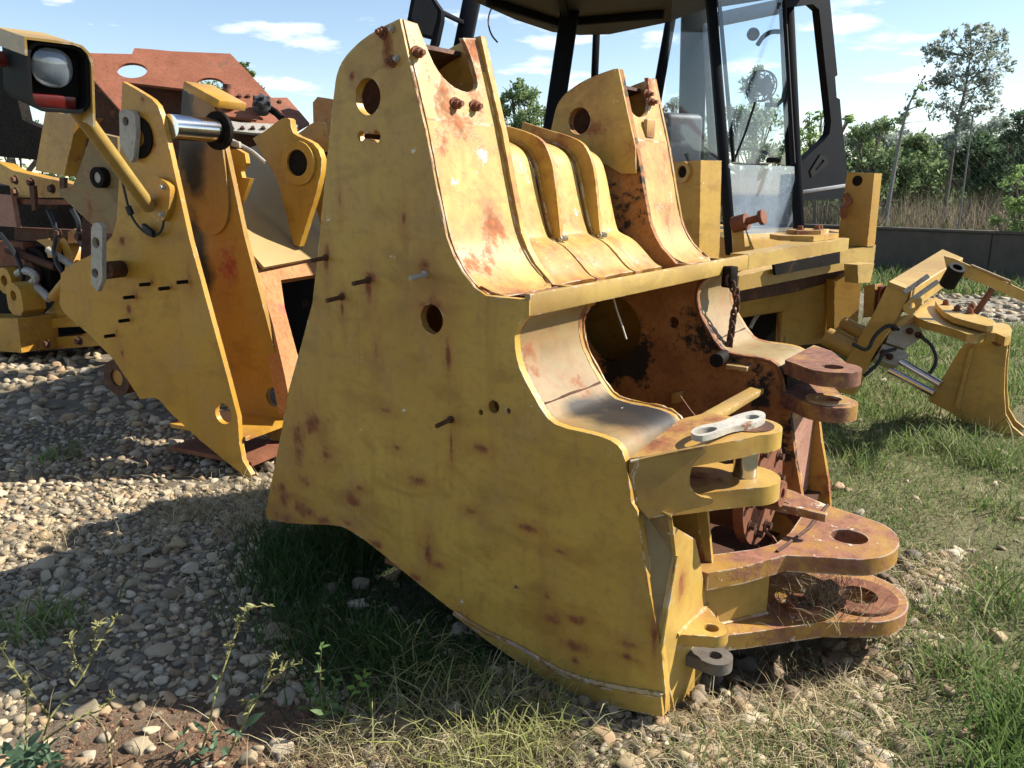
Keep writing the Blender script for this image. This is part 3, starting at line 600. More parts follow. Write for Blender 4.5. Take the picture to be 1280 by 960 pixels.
# loose things lying on or hanging from the frame
lk = [FR.pz(x, y, .822) for x, y in ((861, 545), (872, 537), (890, 534), (903, 531), (915, 525), (930, 520), (945, 517), (956, 520), (957, 527), (945, 533), (930, 536), (915, 538), (902, 543), (888, 548), (872, 551))]
lkp = chaikin(lk, 2, True); cA = FR.pz(881, 543, .822); cB = FR.pz(939, 526, .822)
hA = [(cA[0]+(p[0])*1, cA[1]+p[1]) for p in circ(0, 0, .024, 14)]
t_ = thing('retaining_link', 'white-painted steel link with two eyes lying on the upper yellow lug', 'steel link', FR.w(cB[0], cB[1], .815), FR.rz())
def link_eye(c, d, ra, rb): return [(c[0]+d[0]*ra*math.cos(a)-d[1]*rb*math.sin(a), c[1]+d[1]*ra*math.cos(a)+d[0]*rb*math.sin(a)) for a in np.linspace(0, 2*math.pi, 18, endpoint=False)]
dd = Vector((cB[0]-cA[0], cB[1]-cA[1])).normalized()
obj('link_plate', zplate(FR, lkp, .8165, .834, [link_eye(cA, dd, .048, .020), link_eye(cB, dd, .030, .019)]), 'white_link', t_)
obj('washer', cyl(FR.w(CN[0], CN[1], .8135), FR.w(CN[0], CN[1], .8162), .075, 24, bore=.03), 'rust_dark', t_)
p0 = at_z(872, 531, .80); p1 = at_plane(946, 488, FR.w(0, K2-.10, 0), FR.n)
bd = (p1-p0); sd = bd.cross(Vector((0, 0, 1))).normalized()
b = rbox((p0+p1)/2, bd, sd*.055, bd.cross(sd).normalized()*.022, .003)
fb = tag(obj('flat_bar', b, 'yellow_bar', origin=p0), 'narrow yellow flat bar leaning up inside the rusty cavity', 'steel bar')
TB = lambda a, b, h: TW(TL-a, -b, .070+h)
t_ = thing('scrap_plate', 'pile of flat yellow scrap plates lying on the end of the tongue', 'scrap metal', TB(.2, .15, 0))
def tilted(ol, h0, h1): return extrude(bmesh.new(), ol, lambda a, b, t: TB(a, b, h1 if t else h0))
obj('plate', tilted([(.07, .05), (.05, .16), (.14, .30), (.40, .34), (.52, .24), (.48, .06), (.25, .04)], 0, .028), 'yellow_lug', t_)
obj('plate', tilted([(.10, .10), (.10, .22), (.30, .28), (.40, .18), (.30, .08)], .029, .052), 'hitch_paint', t_)
for a_, b_ in ((.14, .14), (.22, .13), (.30, .20)): obj('bolt', bolt(TB(a_, b_, .053), (0, 0, 1), .020, .018), 'rust', t_)
ch = thing('chain', 'rusty steel chain hanging from the shelf edge of the front loader frame', 'chain', at_s(913, 365, 3.38))
cp = [(911, 350), (916, 358), (920, 366), (921, 376), (920, 385), (917, 393), (916, 401), (915, 409), (914, 417), (912.5, 425), (911.5, 432)]
for i, (x, y) in enumerate(cp):
    c = at_s(x, y, 3.38); ax = Vector((.9, .45, 0)) if i % 2 == 0 else Vector((-.45, .9, 0)); n_ = 12
    obj('link', tube([c+ax*.0125*math.cos(a)+Vector((0, 0, 1))*.022*math.sin(a) for a in np.linspace(0, 2*math.pi, n_, endpoint=False)], .0062, 6, closed=True), 'rust_dark', ch)
b = rbox(at_s(912, 346, 3.40), Vector((.04, .03, 0)), Vector((-.03, .04, 0)), Vector((0, 0, .09)), .006); obj('shackle', b, 'oily', ch)
# ------------------------------------------------------------------ second loader frame, on the left
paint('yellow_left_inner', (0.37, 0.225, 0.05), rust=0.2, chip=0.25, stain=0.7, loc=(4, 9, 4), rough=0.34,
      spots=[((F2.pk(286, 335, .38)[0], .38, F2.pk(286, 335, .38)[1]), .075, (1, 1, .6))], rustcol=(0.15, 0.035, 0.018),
      soot_shade=[((F2.pk(x_, y_, .38)[0], .38, F2.pk(x_, y_, .38)[1]), r_, (1, .4, z_)) for x_, y_, r_, z_ in ((232, 165, .16, .8), (245, 215, .10, .7), (240, 300, .13, .7), (252, 345, .10, .6), (225, 120, .10, 1))])
_so = lambda px, py, k_, r, sx=1, sz=1: ((F2.pk(px, py, k_)[0], k_, F2.pk(px, py, k_)[1]), r, (1/sx, .4, 1/sz))
M2 = thing('loader_frame', 'yellow loader frame behind on the left, with a chrome pin between its twin plates', 'loader frame', F2.w(0, 0, 0), F2.rz())
K2p = lambda pts, k=0.0: [F2.pk(x, y, k) for x, y in pts]
Cpx = [(153, 102), (166, 109), (181, 118), (190, 124), (197, 132), (203, 148), (220, 224), (237, 300), (262, 391), (285, 475), (297, 522), (299, 553), (303, 575), (314, 594), (310, 599), (252, 552), (215, 518), (199, 500), (192, 497), (175, 499), (170, 491), (141, 448), (111, 418), (81, 392), (74, 380), (76, 342), (90, 330), (111, 320), (128, 308), (140, 295), (146, 275), (149, 218), (151, 150)]
Cuz = K2p(Cpx)
def hole2(px, py, hh, k=0.0, n=20): a = F2.pk(px, py-hh, k); b = F2.pk(px, py+hh, k); return circ((a[0]+b[0])/2, (a[1]+b[1])/2, abs(a[1]-b[1])/2, n)
obj('tower_plate', kplate(F2, Cuz, 0, .030, [hole2(279, 517, 13)]), 'yellow_left', M2)
Duz = [p for p in Cuz]
obj('tower_plate', kplate(F2, Duz, .38, .412, [hole2(279, 517, 13)]), 'yellow_left_inner', M2)
pad = [F2.pk(x, y, .36) for x, y in [(238, 128), (252, 112), (264, 118), (272, 150), (282, 215), (286, 262), (281, 284), (268, 295), (252, 290), (238, 270)]]
obj('wear_pad', kplate(F2, chaikin(pad, 2, True), .362, .379), 'yellow_left_inner', M2)
pc = F2.pk(206, 158, 0)
obj('pivot_pin', cyl(F2.w(pc[0]+.0, .031, pc[1]), F2.w(pc[0], .379, pc[1]), .062, 28), 'chrome', M2)
obj('pin_boss', cyl(F2.w(pc[0], .338, pc[1]), F2.w(pc[0], .361, pc[1]), .10, 28, bore=.063), 'oily', M2)
pd = F2.pk(172, 172, 0)
obj('bore_ring', cyl(F2.w(pd[0]+.01, -.012, pd[1]), F2.w(pd[0]+.01, -.001, pd[1]), .105, 28, bore=.05), 'oily', M2)
st = K2p([(152, 140), (158, 137), (168, 139), (172, 146), (173, 170), (170, 198), (166, 203), (153, 182)], -.03)
obj('lock_strap', kplate(F2, st, -.045, -.016, [hole2(160, 152, 6, -.03, 12)]), 'grey_steel', M2)
st = K2p([(117, 285), (120, 279), (126, 278), (131, 284), (131, 350), (125, 364), (117, 355)], -.18)
obj('lock_strap', kplate(F2, st, -.195, -.170, [hole2(123, 303, 7, -.18, 14), hole2(122, 341, 6, -.18, 14)]), 'grey_steel', M2)
pe = F2.pk(152, 336, 0); pf = F2.pk(127, 338, -.17)
obj('lock_pin', cyl(F2.w(pe[0], -.001, pe[1]), F2.w(pf[0]+.02, -.169, pf[1]), .046, 22), 'rust_dark', M2)
ga = K2p([(118, 165), (150, 172), (152, 250), (150, 292), (128, 290), (100, 264), (72, 238), (94, 233), (106, 200)], .06)
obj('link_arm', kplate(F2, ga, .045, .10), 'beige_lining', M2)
gb = F2.pk(129, 222, .04)
obj('arm_boss', cyl(F2.w(gb[0], .0, gb[1]), F2.w(gb[0], .044, gb[1]), .055, 24, bore=.03), 'oily', M2)
obj('arm_pin', cyl(F2.w(gb[0], .008, gb[1]), F2.w(gb[0], .06, gb[1]), .0295, 20), 'grey_steel', M2)
bb = F2.pk(151, 471, .06)
obj('bottom_boss', cyl(F2.w(bb[0], .031, bb[1]), F2.w(bb[0], .36, bb[1]), .105, 28, bore=.05), 'rust_dark', M2)
obj('bottom_pin', cyl(F2.w(bb[0], .045, bb[1]), F2.w(bb[0], .34, bb[1]), .0495, 24), 'yellow_left_worn', M2)
for (x, y) in ((187, 355), (211, 360), (234, 352), (167, 371), (161, 400), (143, 419)):
    u, z = F2.pk(x, y, 0); obj('stud', cyl(F2.w(u, .0, z), F2.w(u-.01, -.055, z), .010, 8), 'oily', M2)
bm = kplate(F2, [(-.60, .19), (-.036, .19), (-.036, .212), (-.60, .212)], .031, .379)
obj('floor_plate', bm, 'yellow_left_worn', M2)
obj('floor_plate', kplate(F2, [(-.62, .05), (-.01, .05), (-.01, .075), (-.62, .075)], .031, .379), 'rust', M2)
# the flat cap on the second plate
p0 = at_plane(236, 107, F2.w(0, .34, 0), F2.n); p1 = at_plane(280, 131, F2.w(0, .34, 0), F2.n)
ax = (p1-p0); nn = F2.n*.20; zz = ax.cross(nn).normalized()
obj('cap_plate', rbox((p0+p1)/2+F2.n*.06, ax, nn, zz*.045, .006), 'yellow_left', M2)
# cross member with its open window, sloping deck sheet, tilt lever pair
PN = (F2.e*.93+Vector((0, 0, .36))).normalized()
PP = F2.w(*(lambda q: (q[0], .40, q[1]))(F2.pk(330, 390, .40)))
obj('cross_member', slab([(318, 334), (395, 321), (470, 310), (470, 480), (392, 480), (364, 512), (356, 470), (341, 405), (326, 355)], PP+PN*.025, PN, .10, [[(351, 350), (396, 343), (440, 337), (432, 455), (378, 462), (371, 440), (356, 385)]]), 'oxide_orange', M2)
obj('dark_backing', slab([(330, 340), (480, 320), (470, 500), (370, 500)], PP-PN*.45, PN, .03), 'oily', M2)  # added black plate stands in for the dark inside the window
DN = (F2.e*.72+Vector((0, 0, .69))).normalized()
obj('deck_sheet', slab([(283, 192), (335, 178), (480, 150), (480, 312), (395, 322), (330, 334), (316, 318)], F2.w(*(lambda q: (q[0], .42, q[1]))(F2.pk(318, 322, .42)))-DN*.01, DN, .02), 'tan_sheet', M2, label='tan sloping deck sheet')
gk = .47
obj('side_bracket', kplate(F2, [F2.pk(x, y, gk) for x, y in [(280, 188), (296, 186), (306, 192), (308, 204), (301, 214), (303, 222), (313, 223), (303, 250), (292, 264), (284, 240)]], gk, gk+.03), 'yellow_left_worn', M2)
obj('hydraulic_pipe', tube([at_s(x, y, 4.55) for x, y in ((281, 171), (298, 180), (316, 190), (331, 203))], .012, 8), 'grey_steel', M2)
obj('pipe_clamp', rbox(at_s(295, 180, 4.52), Vector((.05, 0, -.01)), Vector((0, .04, 0)), Vector((0, 0, .035)), .006), 'grey_steel', M2)
gpx = [(316, 173), (328, 166), (339, 158), (346, 152), (353, 148), (360, 147.5), (363, 150), (363.5, 158), (366, 166), (372, 170), (382, 174), (391, 179), (398, 187), (402, 199), (401, 217), (394, 245), (374, 308), (367, 306), (358, 268), (349, 232), (341, 214), (332, 200), (323, 185)]
kA, kB = .80, 1.085
guz = [F2.pk(x, y, kA) for x, y in gpx]
hc = F2.pk(373, 206, kA)
for kk in (kA, kB):
    obj('tilt_lever', kplate(F2, guz, kk, kk+.045), 'yellow_left', M2)
    obj('lever_boss', cyl(F2.w(hc[0]+.01, kk-.022, hc[1]+.01), F2.w(hc[0]+.01, kk-.001, hc[1]+.01), .125, 28, bore=.075), 'yellow_left', M2)
    obj('lever_bush', cyl(F2.w(hc[0]+.01, kk-.008, hc[1]+.01), F2.w(hc[0]+.01, kk-.0005, hc[1]+.01), .074, 24), 'oily', M2)
obj('lever_pin', cyl(F2.w(hc[0]+.01, kA+.05, hc[1]+.01), F2.w(hc[0]+.01, kB-.03, hc[1]+.01), .055, 24), 'chrome', M2)
obj('far_tower_block', slab([(392, 172), (391, 128), (397, 121), (413, 124), (440, 132), (440, 190)], F2.w(0, 1.55, 0), F2.n, .12), 'oxide_orange', M2)
# the work lamp on its arm
fd = Vector((.70, -.65, -.22)).normalized(); rv = Vector((-fd.y, fd.x, 0)).normalized(); uv = rv.cross(fd).normalized()
if uv.z < 0: uv = -uv
LC = at_s(71, 97, 3.2); LW, LH = .215, .25
def lampp(a, b, c): return LC+rv*a+uv*b+fd*c
LP = bpy.data.objects.new('work_lamp', None)
def rrect(w, h, r, n=5):
    o = []
    for cx, cy, a0 in ((w/2-r, h/2-r, 0), (-w/2+r, h/2-r, 90), (-w/2+r, -h/2+r, 180), (w/2-r, -h/2+r, 270)):
        for i in range(n+1): a = math.radians(a0+90*i/n); o.append((cx+r*math.cos(a), cy+r*math.sin(a)))
    return o
hood_o = [(-LW/2-.016, LH/2-.05), (-LW/2-.016, LH/2+.018), (LW/2-.055, LH/2+.018), (LW/2-.022, LH/2+.010), (LW/2+.004, LH/2-.014), (LW/2+.018, LH/2-.055), (LW/2+.018, -LH/2-.05), (LW/2+.008, -LH/2-.05), (LW/2+.008, LH/2-.055), (LW/2-.005, LH/2-.020), (LW/2-.027, LH/2+.001), (LW/2-.057, LH/2+.008), (-LW/2-.007, LH/2+.008), (-LW/2-.007, LH/2-.05)]
lamp = obj('work_lamp', extrude(bmesh.new(), rrect(LW+.012, LH+.012, .056), lambda a, b, t: lampp(a, b, .03 if t == 0 else -.27+.02*(b > 0)), [rrect(LW+.004, LH+.004, .052)]), 'rubber', M2)  # shell coloured black, with the shade under the hood put into it
obj('lamp_hood', extrude(bmesh.new(), hood_o, lambda a, b, t: lampp(a, b, .045 if t == 0 else -.29)), 'yellow_bar', lamp)
obj('bezel', extrude(bmesh.new(), rrect(LW, LH, .050), lambda a, b, t: lampp(a, b, -.055 if t == 0 else -.20)), 'rubber', lamp)
obj('bezel_liner', extrude(bmesh.new(), rrect(LW+.003, LH+.003, .0515), lambda a, b, t: lampp(a, b, .029 if t == 0 else -.056), [rrect(LW-.014, LH-.014, .046)]), 'rubber', lamp)
def disc(cx, cy, rx, ry, c0, c1, mat, name, dome=0.0, pw=3.0):
    bm = bmesh.new(); n = 32; R_ = 6; rings = []
    for j in range(R_+1):
        f = j/R_; ring = []
        for i in range(n):
            a = 2*math.pi*i/n; ca, sa = math.cos(a), math.sin(a); m_ = (abs(ca)**pw+abs(sa)**pw)**(-1/pw)
            ring.append(bm.verts.new(lampp(cx+rx*f*ca*m_, cy+ry*f*sa*m_, c0+dome*(1-f*f))) if j else None)
        rings.append(ring)
    c_ = bm.verts.new(lampp(cx, cy, c0+dome))
    for i in range(n): bm.faces.new([c_, rings[1][i], rings[1][(i+1) % n]])
    for j in range(1, R_):
        for i in range(n): bm.faces.new([rings[j][i], rings[j+1][i], rings[j+1][(i+1) % n], rings[j][(i+1) % n]])
    low = [bm.verts.new(v.co-fd*(c0-c1)) for v in rings[R_]]
    for i in range(n): bm.faces.new([rings[R_][i], low[i], low[(i+1) % n], rings[R_][(i+1) % n]])
    return obj(name, bm, mat, lamp, sharp=40)
disc(-.016, .036, .072, .071, -.004, -.008, 'reflector', 'lamp_reflector', -.045, 2.35)
disc(-.016, .036, .075, .074, .004, -.003, 'lens_glass', 'lens', .024, 2.35)
obj('red_lens', rbox(lampp(-.012, -.094, -.02), rv*.165, uv*.050, fd*.04, .006), 'lamp_lens_red', lamp)
obj('side_marker', cyl(lampp(-LW/2-.015, .03, -.20), lampp(-LW/2-.05, .03, -.20), .03, 18), 'lamp_lens_red', lamp)
p0 = F2.w(*(lambda q: (q[0], -.06, q[1]))(F2.pk(186, 258, -.06))); p1 = lampp(.105, -.13, -.09)
obj('lamp_arm', tube([p0, p0+(p1-p0)*.5, p1, p1+(p1-p0).normalized()*.03], .036, 16), 'yellow_bar', M2)
bk = K2p([(188, 224), (197, 220), (212, 230), (214, 240), (211, 266), (202, 279), (188, 268), (178, 246)], -.035)
obj('arm_bracket', kplate(F2, chaikin(bk, 1, True), -.04, -.002), 'yellow_left', M2)
for (x, y) in ((204, 234), (203, 268), (184, 255)):
    u, z = F2.pk(x, y, -.04); obj('bolt', bolt(F2.w(u, -.041, z), -F2.n, .013, .014), 'grey_steel', M2)
obj('cable', tube([F2.w(*(lambda q: (q[0], -.03, q[1]))(F2.pk(x, y, -.03))) for x, y in chaikin([(143, 202), (150, 215), (156, 240), (161, 262), (167, 276), (177, 288), (190, 296), (201, 291), (205, 278), (203, 268)], 2)], .0065, 7), 'cable_black', M2)
u, z = F2.pk(186, 288, -.035); obj('connector', rbox(F2.w(u, -.035, z), F2.e*.07-Vector((0, 0, .04)), F2.n*.03, Vector((0, 0, .035)), .006), 'cable_black', M2)
u, z = F2.pk(162, 263, -.035); obj('connector', rbox(F2.w(u, -.035, z), F2.e*.02-Vector((0, 0, .045)), F2.n*.022, Vector((.02, 0, .01)), .004), 'cable_black', M2)

# ------------------------------------------------------------------ rusty red hood of the machine behind
HP = at_s(240, 130, 6.0); HN = Vector((.25, -.62, .74)).normalized()
MH = thing('machine_hood', 'rusty red-brown sloping machine hood with two oval holes standing behind the left frame', 'machine hood', Vector((HP.x, HP.y, 0)))
def ell(cx, cy, rx, ry, n=22): return [(cx+rx*math.cos(2*math.pi*i/n), cy+ry*math.sin(2*math.pi*i/n)) for i in range(n)]
obj('hood_sheet', slab([(100, 66), (165, 67.5), (168, 60), (190, 61.5), (215, 64), (288, 67), (311, 91), (339, 122), (320, 150), (262, 142), (238, 112), (160, 103), (150, 137), (112, 94)], HP, HN, .02, [ell(165, 88, 19, 9.5), ell(262, 107, 19, 10)]), 'hood_red', MH)
obj('hood_flap', slab([(337, 122), (359, 122), (375, 140), (387, 154), (366, 166), (316, 162), (279, 160), (262, 144), (322, 150)], HP-HN*.03, HN+Vector((.2, 0, .1)), .02), 'hood_red', MH)
obj('hood_side', slab([(112, 96), (151, 138), (162, 105), (236, 114), (262, 144), (280, 162), (400, 168), (400, 335), (100, 335)], HP+Vector((0, .35, 0)), (0.15, -1, .12), .03), 'rust_dark', MH)
fl_ = obj('bolted_flange', slab([(276, 149), (300, 153), (372, 156), (366, 168), (316, 166), (280, 162)], HP+HN*.012, HN, .02), 'grey_steel', MH)
for x in (290, 303, 316, 329, 342, 355): obj('bolt', bolt(at_plane(x, 161, HP+HN*.012, HN), HN, .016, .016), 'rust_dark', MH)
for (x, y) in ((299, 121), (310, 121), (349, 128)): obj('bolt', bolt(at_plane(x, y, HP, HN), HN, .018, .014), 'rust_dark', MH)
q = at_plane(286, 136, HP, HN); obj('filler_neck', cyl(q, q+Vector((0, 0, .14)), .048, 18), 'hood_red', MH); obj('filler_cap', cyl(q+Vector((0, 0, .141)), q+Vector((0, 0, .175)), .03, 14), 'rust_dark', MH)
q = at_plane(327, 139, HP, HN)
b = cyl(q, q+HN*.05, .06, 20); cyl(q+HN*.05, q+HN*.11, .072, 20, bm=b, r1=.050); cyl(q+HN*.11, q+HN*.14, .02, 10, bm=b)
for i in range(6): a = i*math.pi/3; X_, Y_, _ = basis(HN); rbox(q+HN*.09+(X_*math.cos(a)+Y_*math.sin(a))*.058, X_*.018, Y_*.018, HN*.05, .003, bm=b)
obj('breather', b, 'reflector', MH)
obj('hinge_rod', tube([at_plane(x, y, HP+HN*.03, HN) for x, y in ((334, 134), (345, 141), (352, 148))], .028, 8), 'oily', MH)

# ------------------------------------------------------------------ axle carrier at the far left
CP = at_s(60, 300, 7.0); CN_ = Vector((-.50, -.865, 0))
MC = thing('axle_carrier', 'yellow axle carrier with interior shade filled in black on the gravel at the left edge', 'machine part', Vector((CP.x, CP.y, 0)))
def cs(name, px, th, mat, d=0.0, holes=()): return obj(name, slab(px, CP+CN_*d, CN_, th, holes), mat, MC)
cs('post', [(57, 138), (97, 146), (80, 220), (44, 213)], .22, 'yellow_left_worn', .25)
cs('upper_beam', [(-80, 190), (0, 204), (16, 213), (92, 231), (91, 247), (15, 247), (12, 232), (0, 229), (-80, 215)], .12, 'yellow_left_worn', .1)
cs('side_sheet', [(-40, 240), (14, 244), (21, 284), (-40, 280)], .04, 'rust_pink', .2)
cs('dark_mass', [(-60, 60), (10, 72), (28, 150), (52, 160), (45, 200), (-60, 190)], .1, 'oily', -.5)  # added black slab for an unidentified dark mass
cs('void_backing', [(-120, 225), (140, 240), (165, 330), (150, 425), (-120, 425)], .4, 'oily', -.35)  # black slab added to fill in the shaded void behind the parts
cs('curved_guard', chaikin([(36, 404), (60, 390), (76, 366), (82, 340), (79, 312), (72, 300), (82, 296), (92, 322), (96, 360), (86, 398), (70, 404)], 1, True), .10, 'yellow_left_worn', .0)
q = at_plane(48, 342, CP, CN_); obj('hub', cyl(q-CN_*.25, q+CN_*.03, .24, 32), 'oily', MC); obj('hub_cap', cyl(q+CN_*.03, q+CN_*.08, .11, 24), 'rust_dark', MC)
obj('hose', tube([at_plane(x, y, CP+CN_*.12, CN_) for x, y in chaikin([(22, 342), (30, 338), (42, 341), (46, 350), (36, 356), (48, 360), (62, 374)], 2)], .035, 8), 'grey_steel', MC)
cs('gasket_plate', [(85, 290), (92, 286), (112, 291), (109, 304), (85, 304)], .05, 'oxide_orange', .1)
cs('small_plate', [(45, 300), (60, 298), (70, 305), (70, 322), (60, 322), (56, 308)], .05, 'yellow_left_worn', .05)
q = at_plane(18, 374, CP+CN_*.28, CN_)
obj('pivot_block', extrude(bmesh.new(), chaikin([(-.11, -.14), (.11, -.14), (.12, .05), (.06, .14), (-.09, .14), (-.12, .05)], 1, True), lambda a, b, t: q+Vector((.865, -.5, 0))*a+Vector((0, 0, b))-CN_*(.2*t), [circ(-.01, .03, .045, 16)]), 'yellow_left_worn', MC)
q = at_plane(5, 351, CP+CN_*.15, CN_); obj('eye_ring', cyl(q, q-CN_*.12, .12, 24, bore=.05), 'yellow_left', MC)
cs('lower_box', [(-90, 398), (22, 398), (27, 441), (-90, 432)], .34, 'yellow_left_worn', .34)
cs('lower_bar', [(38, 424), (132, 417), (140, 431), (40, 439)], .2, 'yellow_left_worn', .02)
cs('shelf', [(34, 402), (86, 396), (104, 399), (104, 408), (38, 411)], .2, 'yellow_left_worn', .05)
cs('cross_tube', [(18, 284), (140, 290), (140, 306), (18, 300)], .1, 'rust_dark', -.02)
cs('rust_block', [(-20, 300), (28, 303), (32, 332), (-20, 334)], .12, 'rust', .05)
cs('side_arm', chaikin([(96, 352), (112, 322), (126, 318), (132, 330), (112, 368), (100, 374)], 1, True), .08, 'yellow_left', -.1)
cs('edge_flange', [(0, 248), (92, 250), (92, 256), (0, 255)], .1, 'rust', .12)
cs('hanger', [(36, 232), (42, 232), (44, 262), (40, 264)], .03, 'rust_dark', .24)
cs('hanger', [(74, 222), (80, 222), (80, 244), (75, 244)], .03, 'rust_dark', .24)
for (x0, y0, x1, y1, r_, m_) in ((60, 312, 118, 350, .03, 'grey_steel'), (10, 312, 70, 334, .035, 'rust_dark'), (66, 372, 100, 330, .045, 'yellow_left_worn')):
    obj('tube', cyl(at_plane(x0, y0, CP+CN_*.10, CN_), at_plane(x1, y1, CP+CN_*.02, CN_), r_, 14), m_, MC)
for pth in ([(0, 292), (20, 318), (30, 345), (24, 366)], [(60, 262), (72, 290), (66, 320), (80, 345)], [(90, 262), (100, 280), (96, 300), (112, 316)]):
    obj('oil_hose', tube([at_plane(x, y, CP+CN_*.14, CN_) for x, y in chaikin(pth, 2)], .020, 7), 'cable_black', MC)
for (x, y) in ((20, 225), (40, 228), (66, 236), (20, 240), (84, 240), (30, 405), (60, 430), (100, 426), (74, 292), (100, 296)):
    obj('bolt', bolt(at_plane(x, y, CP+CN_*.2, CN_), CN_, .035, .03), 'rust_dark', MC)

# ------------------------------------------------------------------ backhoe loader with its glass cab
P0 = at_s(908, 310, 5.2); BH = Frame(Vector((P0.x, P0.y, 0)), .797, .604)
nb, eb, ZU = BH.n, BH.e, Vector((0, 0, 1))
MB_ = thing('backhoe_loader', 'yellow backhoe loader with dark glazed cab parked behind the front frame', 'backhoe loader', BH.o, BH.rz())
def beam(a, b, w, d, wdir=None):
    a, b = Vector(a), Vector(b); ax = b-a; wd = (wdir or RT); wd = (wd-ax.normalized()*wd.dot(ax.normalized())).normalized(); dd_ = ax.normalized().cross(wd)
    return rbox((a+b)/2, ax, wd*w, dd_*d, min(w, d)*.18)
def pb(name, x0, y0, s0, x1, y1, s1, w, d, mat, wdir=None): return obj(name, beam(at_s(x0, y0, s0), at_s(x1, y1, s1), w, d, wdir), mat, MB_)
def bs(name, px, s, N, th, mat, holes=(), ref=None, label=None):
    cx = sum(p[0] for p in px)/len(px); cy = sum(p[1] for p in px)/len(px); r_ = ref or (cx, cy)
    return obj(name, slab(px, at_s(r_[0], r_[1], s), N, th, holes), mat, MB_, label=label)
# stabiliser posts, cross beam, rear panels
bs('stabiliser_post', [(839, 203), (876, 200), (874, 310), (872, 345), (843, 330)], 4.75, -nb, .19, 'yellow_back', ref=(876, 250))
q = at_s(855, 215, 4.72); 
def onp(px, py, s, N, ref): return at_plane(px, py, at_s(ref[0], ref[1], s), N)
q = onp(855, 215, 4.75, nb, (876, 250)); obj('post_boss', cyl(q-nb*.001, q-nb*.02, .062, 24, bore=.036), 'yellow_back', MB_); obj('post_hole_disc', cyl(q-nb*.001, q-nb*.006, .0355, 18), 'oily', MB_)  # black disc painted for the shade in the post's hole
bs('stabiliser_post', [(1059, 215.5), (1093, 216.5), (1084, 308), (1046, 306)], 5.6, -nb, .10, 'yellow_back', ref=(1090, 250))
q = onp(1072, 226, 5.6, nb, (1090, 250)); obj('post_hole_disc', cyl(q-nb*.001, q-nb*.008, .036, 18), 'oily', MB_)  # black disc, the hole's darkness put into colour
q = onp(1056, 243, 5.58, nb, (1090, 250)); obj('latch_hook', tube([q, q+Vector((.03, -.03, -.05)), q+Vector((-.02, -.04, -.10)), q+Vector((.0, -.02, -.16))], .022, 8), 'rust', MB_)
bs('cross_beam', [(924, 345), (1095, 306), (1092, 330), (922, 364)], 5.3, eb, .16, 'yellow_bar', ref=(1010, 335))
bs('beam_shield', [(968, 331), (1050, 314), (1050, 329), (970, 344)], 5.22, eb, .02, 'oily', ref=(1010, 330))
bs('lower_beam', [(924, 364), (985, 352), (1060, 335), (1055, 346), (990, 366), (926, 378)], 5.45, eb, .1, 'rust_dark', ref=(990, 355))
bs('rear_panel', [(979, 372), (990, 366), (1040, 352), (1039, 400), (1036, 428), (976, 434)], 5.75, eb-nb*.3, .06, 'yellow_back', ref=(1010, 395), label='rust-stained rear panel')
bs('rear_panel', [(1043, 350), (1078, 338), (1072, 405), (1066, 425), (1043, 425)], 5.7, eb-nb*.3, .08, 'yellow_back', ref=(1060, 375))
bs('beam_foot', [(1072, 331), (1093, 329), (1088, 353), (1073, 354)], 5.5, eb, .1, 'yellow_bar', ref=(1082, 340))
tl_ = bs('tail_lamp', [(1080, 357), (1094, 355), (1091, 396), (1079, 397)], 5.5, -nb, .10, 'yellow_back', ref=(1090, 375))
q = onp(1094, 376, 5.5, nb, (1090, 375)); lo = obj('lamp_lens', rbox(q+nb*.05+eb*.014, nb*.085, eb*.03, ZU*.20, .008), 'lamp_lens_red', tl_)
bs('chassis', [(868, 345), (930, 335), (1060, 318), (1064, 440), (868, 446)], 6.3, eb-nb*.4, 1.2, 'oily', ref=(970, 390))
obj('hydraulic_hose', tube([at_s(x, y, 5.65) for x, y in chaikin([(938, 410), (945, 395), (957, 386), (972, 380), (980, 372), (984, 364)], 2)], .014, 8), 'grey_steel', MB_)
pb('leg_tube', 975, 372, 5.7, 977, 430, 5.75, .05, .05, 'beige_lining')
obj('fender', rbox(BH.w(-.9, .75, .92), eb*1.9, nb*1.35, ZU*.55, .04), 'yellow_back', MB_)
obj('front_hood', rbox(BH.w(-2.9, .75, 1.0), eb*2.0, nb*.9, ZU*.8, .06), 'yellow_back', MB_)
# cab
pb('cab_pillar', 887, -20, 5.3, 914, 318, 5.2, .062, .07, 'black_paint')
pb('cab_pillar', 984.5, -20, 5.75, 999.5, 306, 5.65, .066, .06, 'black_paint')
pb('window_rail', 976, -20, 5.85, 986, 208, 5.8, .035, .04, 'black_paint')
pb('cab_pillar', 718, -25, 6.3, 676, 260, 6.4, .150, .12, 'black_paint')
pb('cab_pillar', 846, -20, 6.9, 818, 140, 6.9, .085, .06, 'black_paint')
pb('cab_pillar', 746, 30, 7.4, 741, 150, 7.4, .065, .06, 'black_paint')
pb('cab_pillar', 594, -20, 6.9, 562, 140, 6.9, .15, .1, 'black_paint')
pb('cab_pillar', 868, 0, 7.0, 862, 260, 7.0, .22, .08, 'black_paint')
pb('cab_trim', 884, 30, 6.8, 892, 205, 6.8, .075, .05, 'trim_grey')
pb('cab_header', 884, 27, 6.9, 985, 6, 6.5, .11, .06, 'trim_grey', ZU)
obj('rear_frame', slab([(980, -16), (1036, -16), (1047, 94), (1044, 96), (1046, 122), (1050, 124), (1051.5, 141), (1059, 216), (1055, 248), (1001, 251), (1001, 203), (1030, 176), (1037, 167), (1039, 152), (1031, 78), (1024, 12), (1016, 5), (980, 10)], at_s(1030, 120, 6.1), eb, .06), 'black_paint', MB_)
pb('sill_trim', 1003, 240, 6.0, 1056, 232, 6.15, .025, .02, 'trim_grey', ZU)
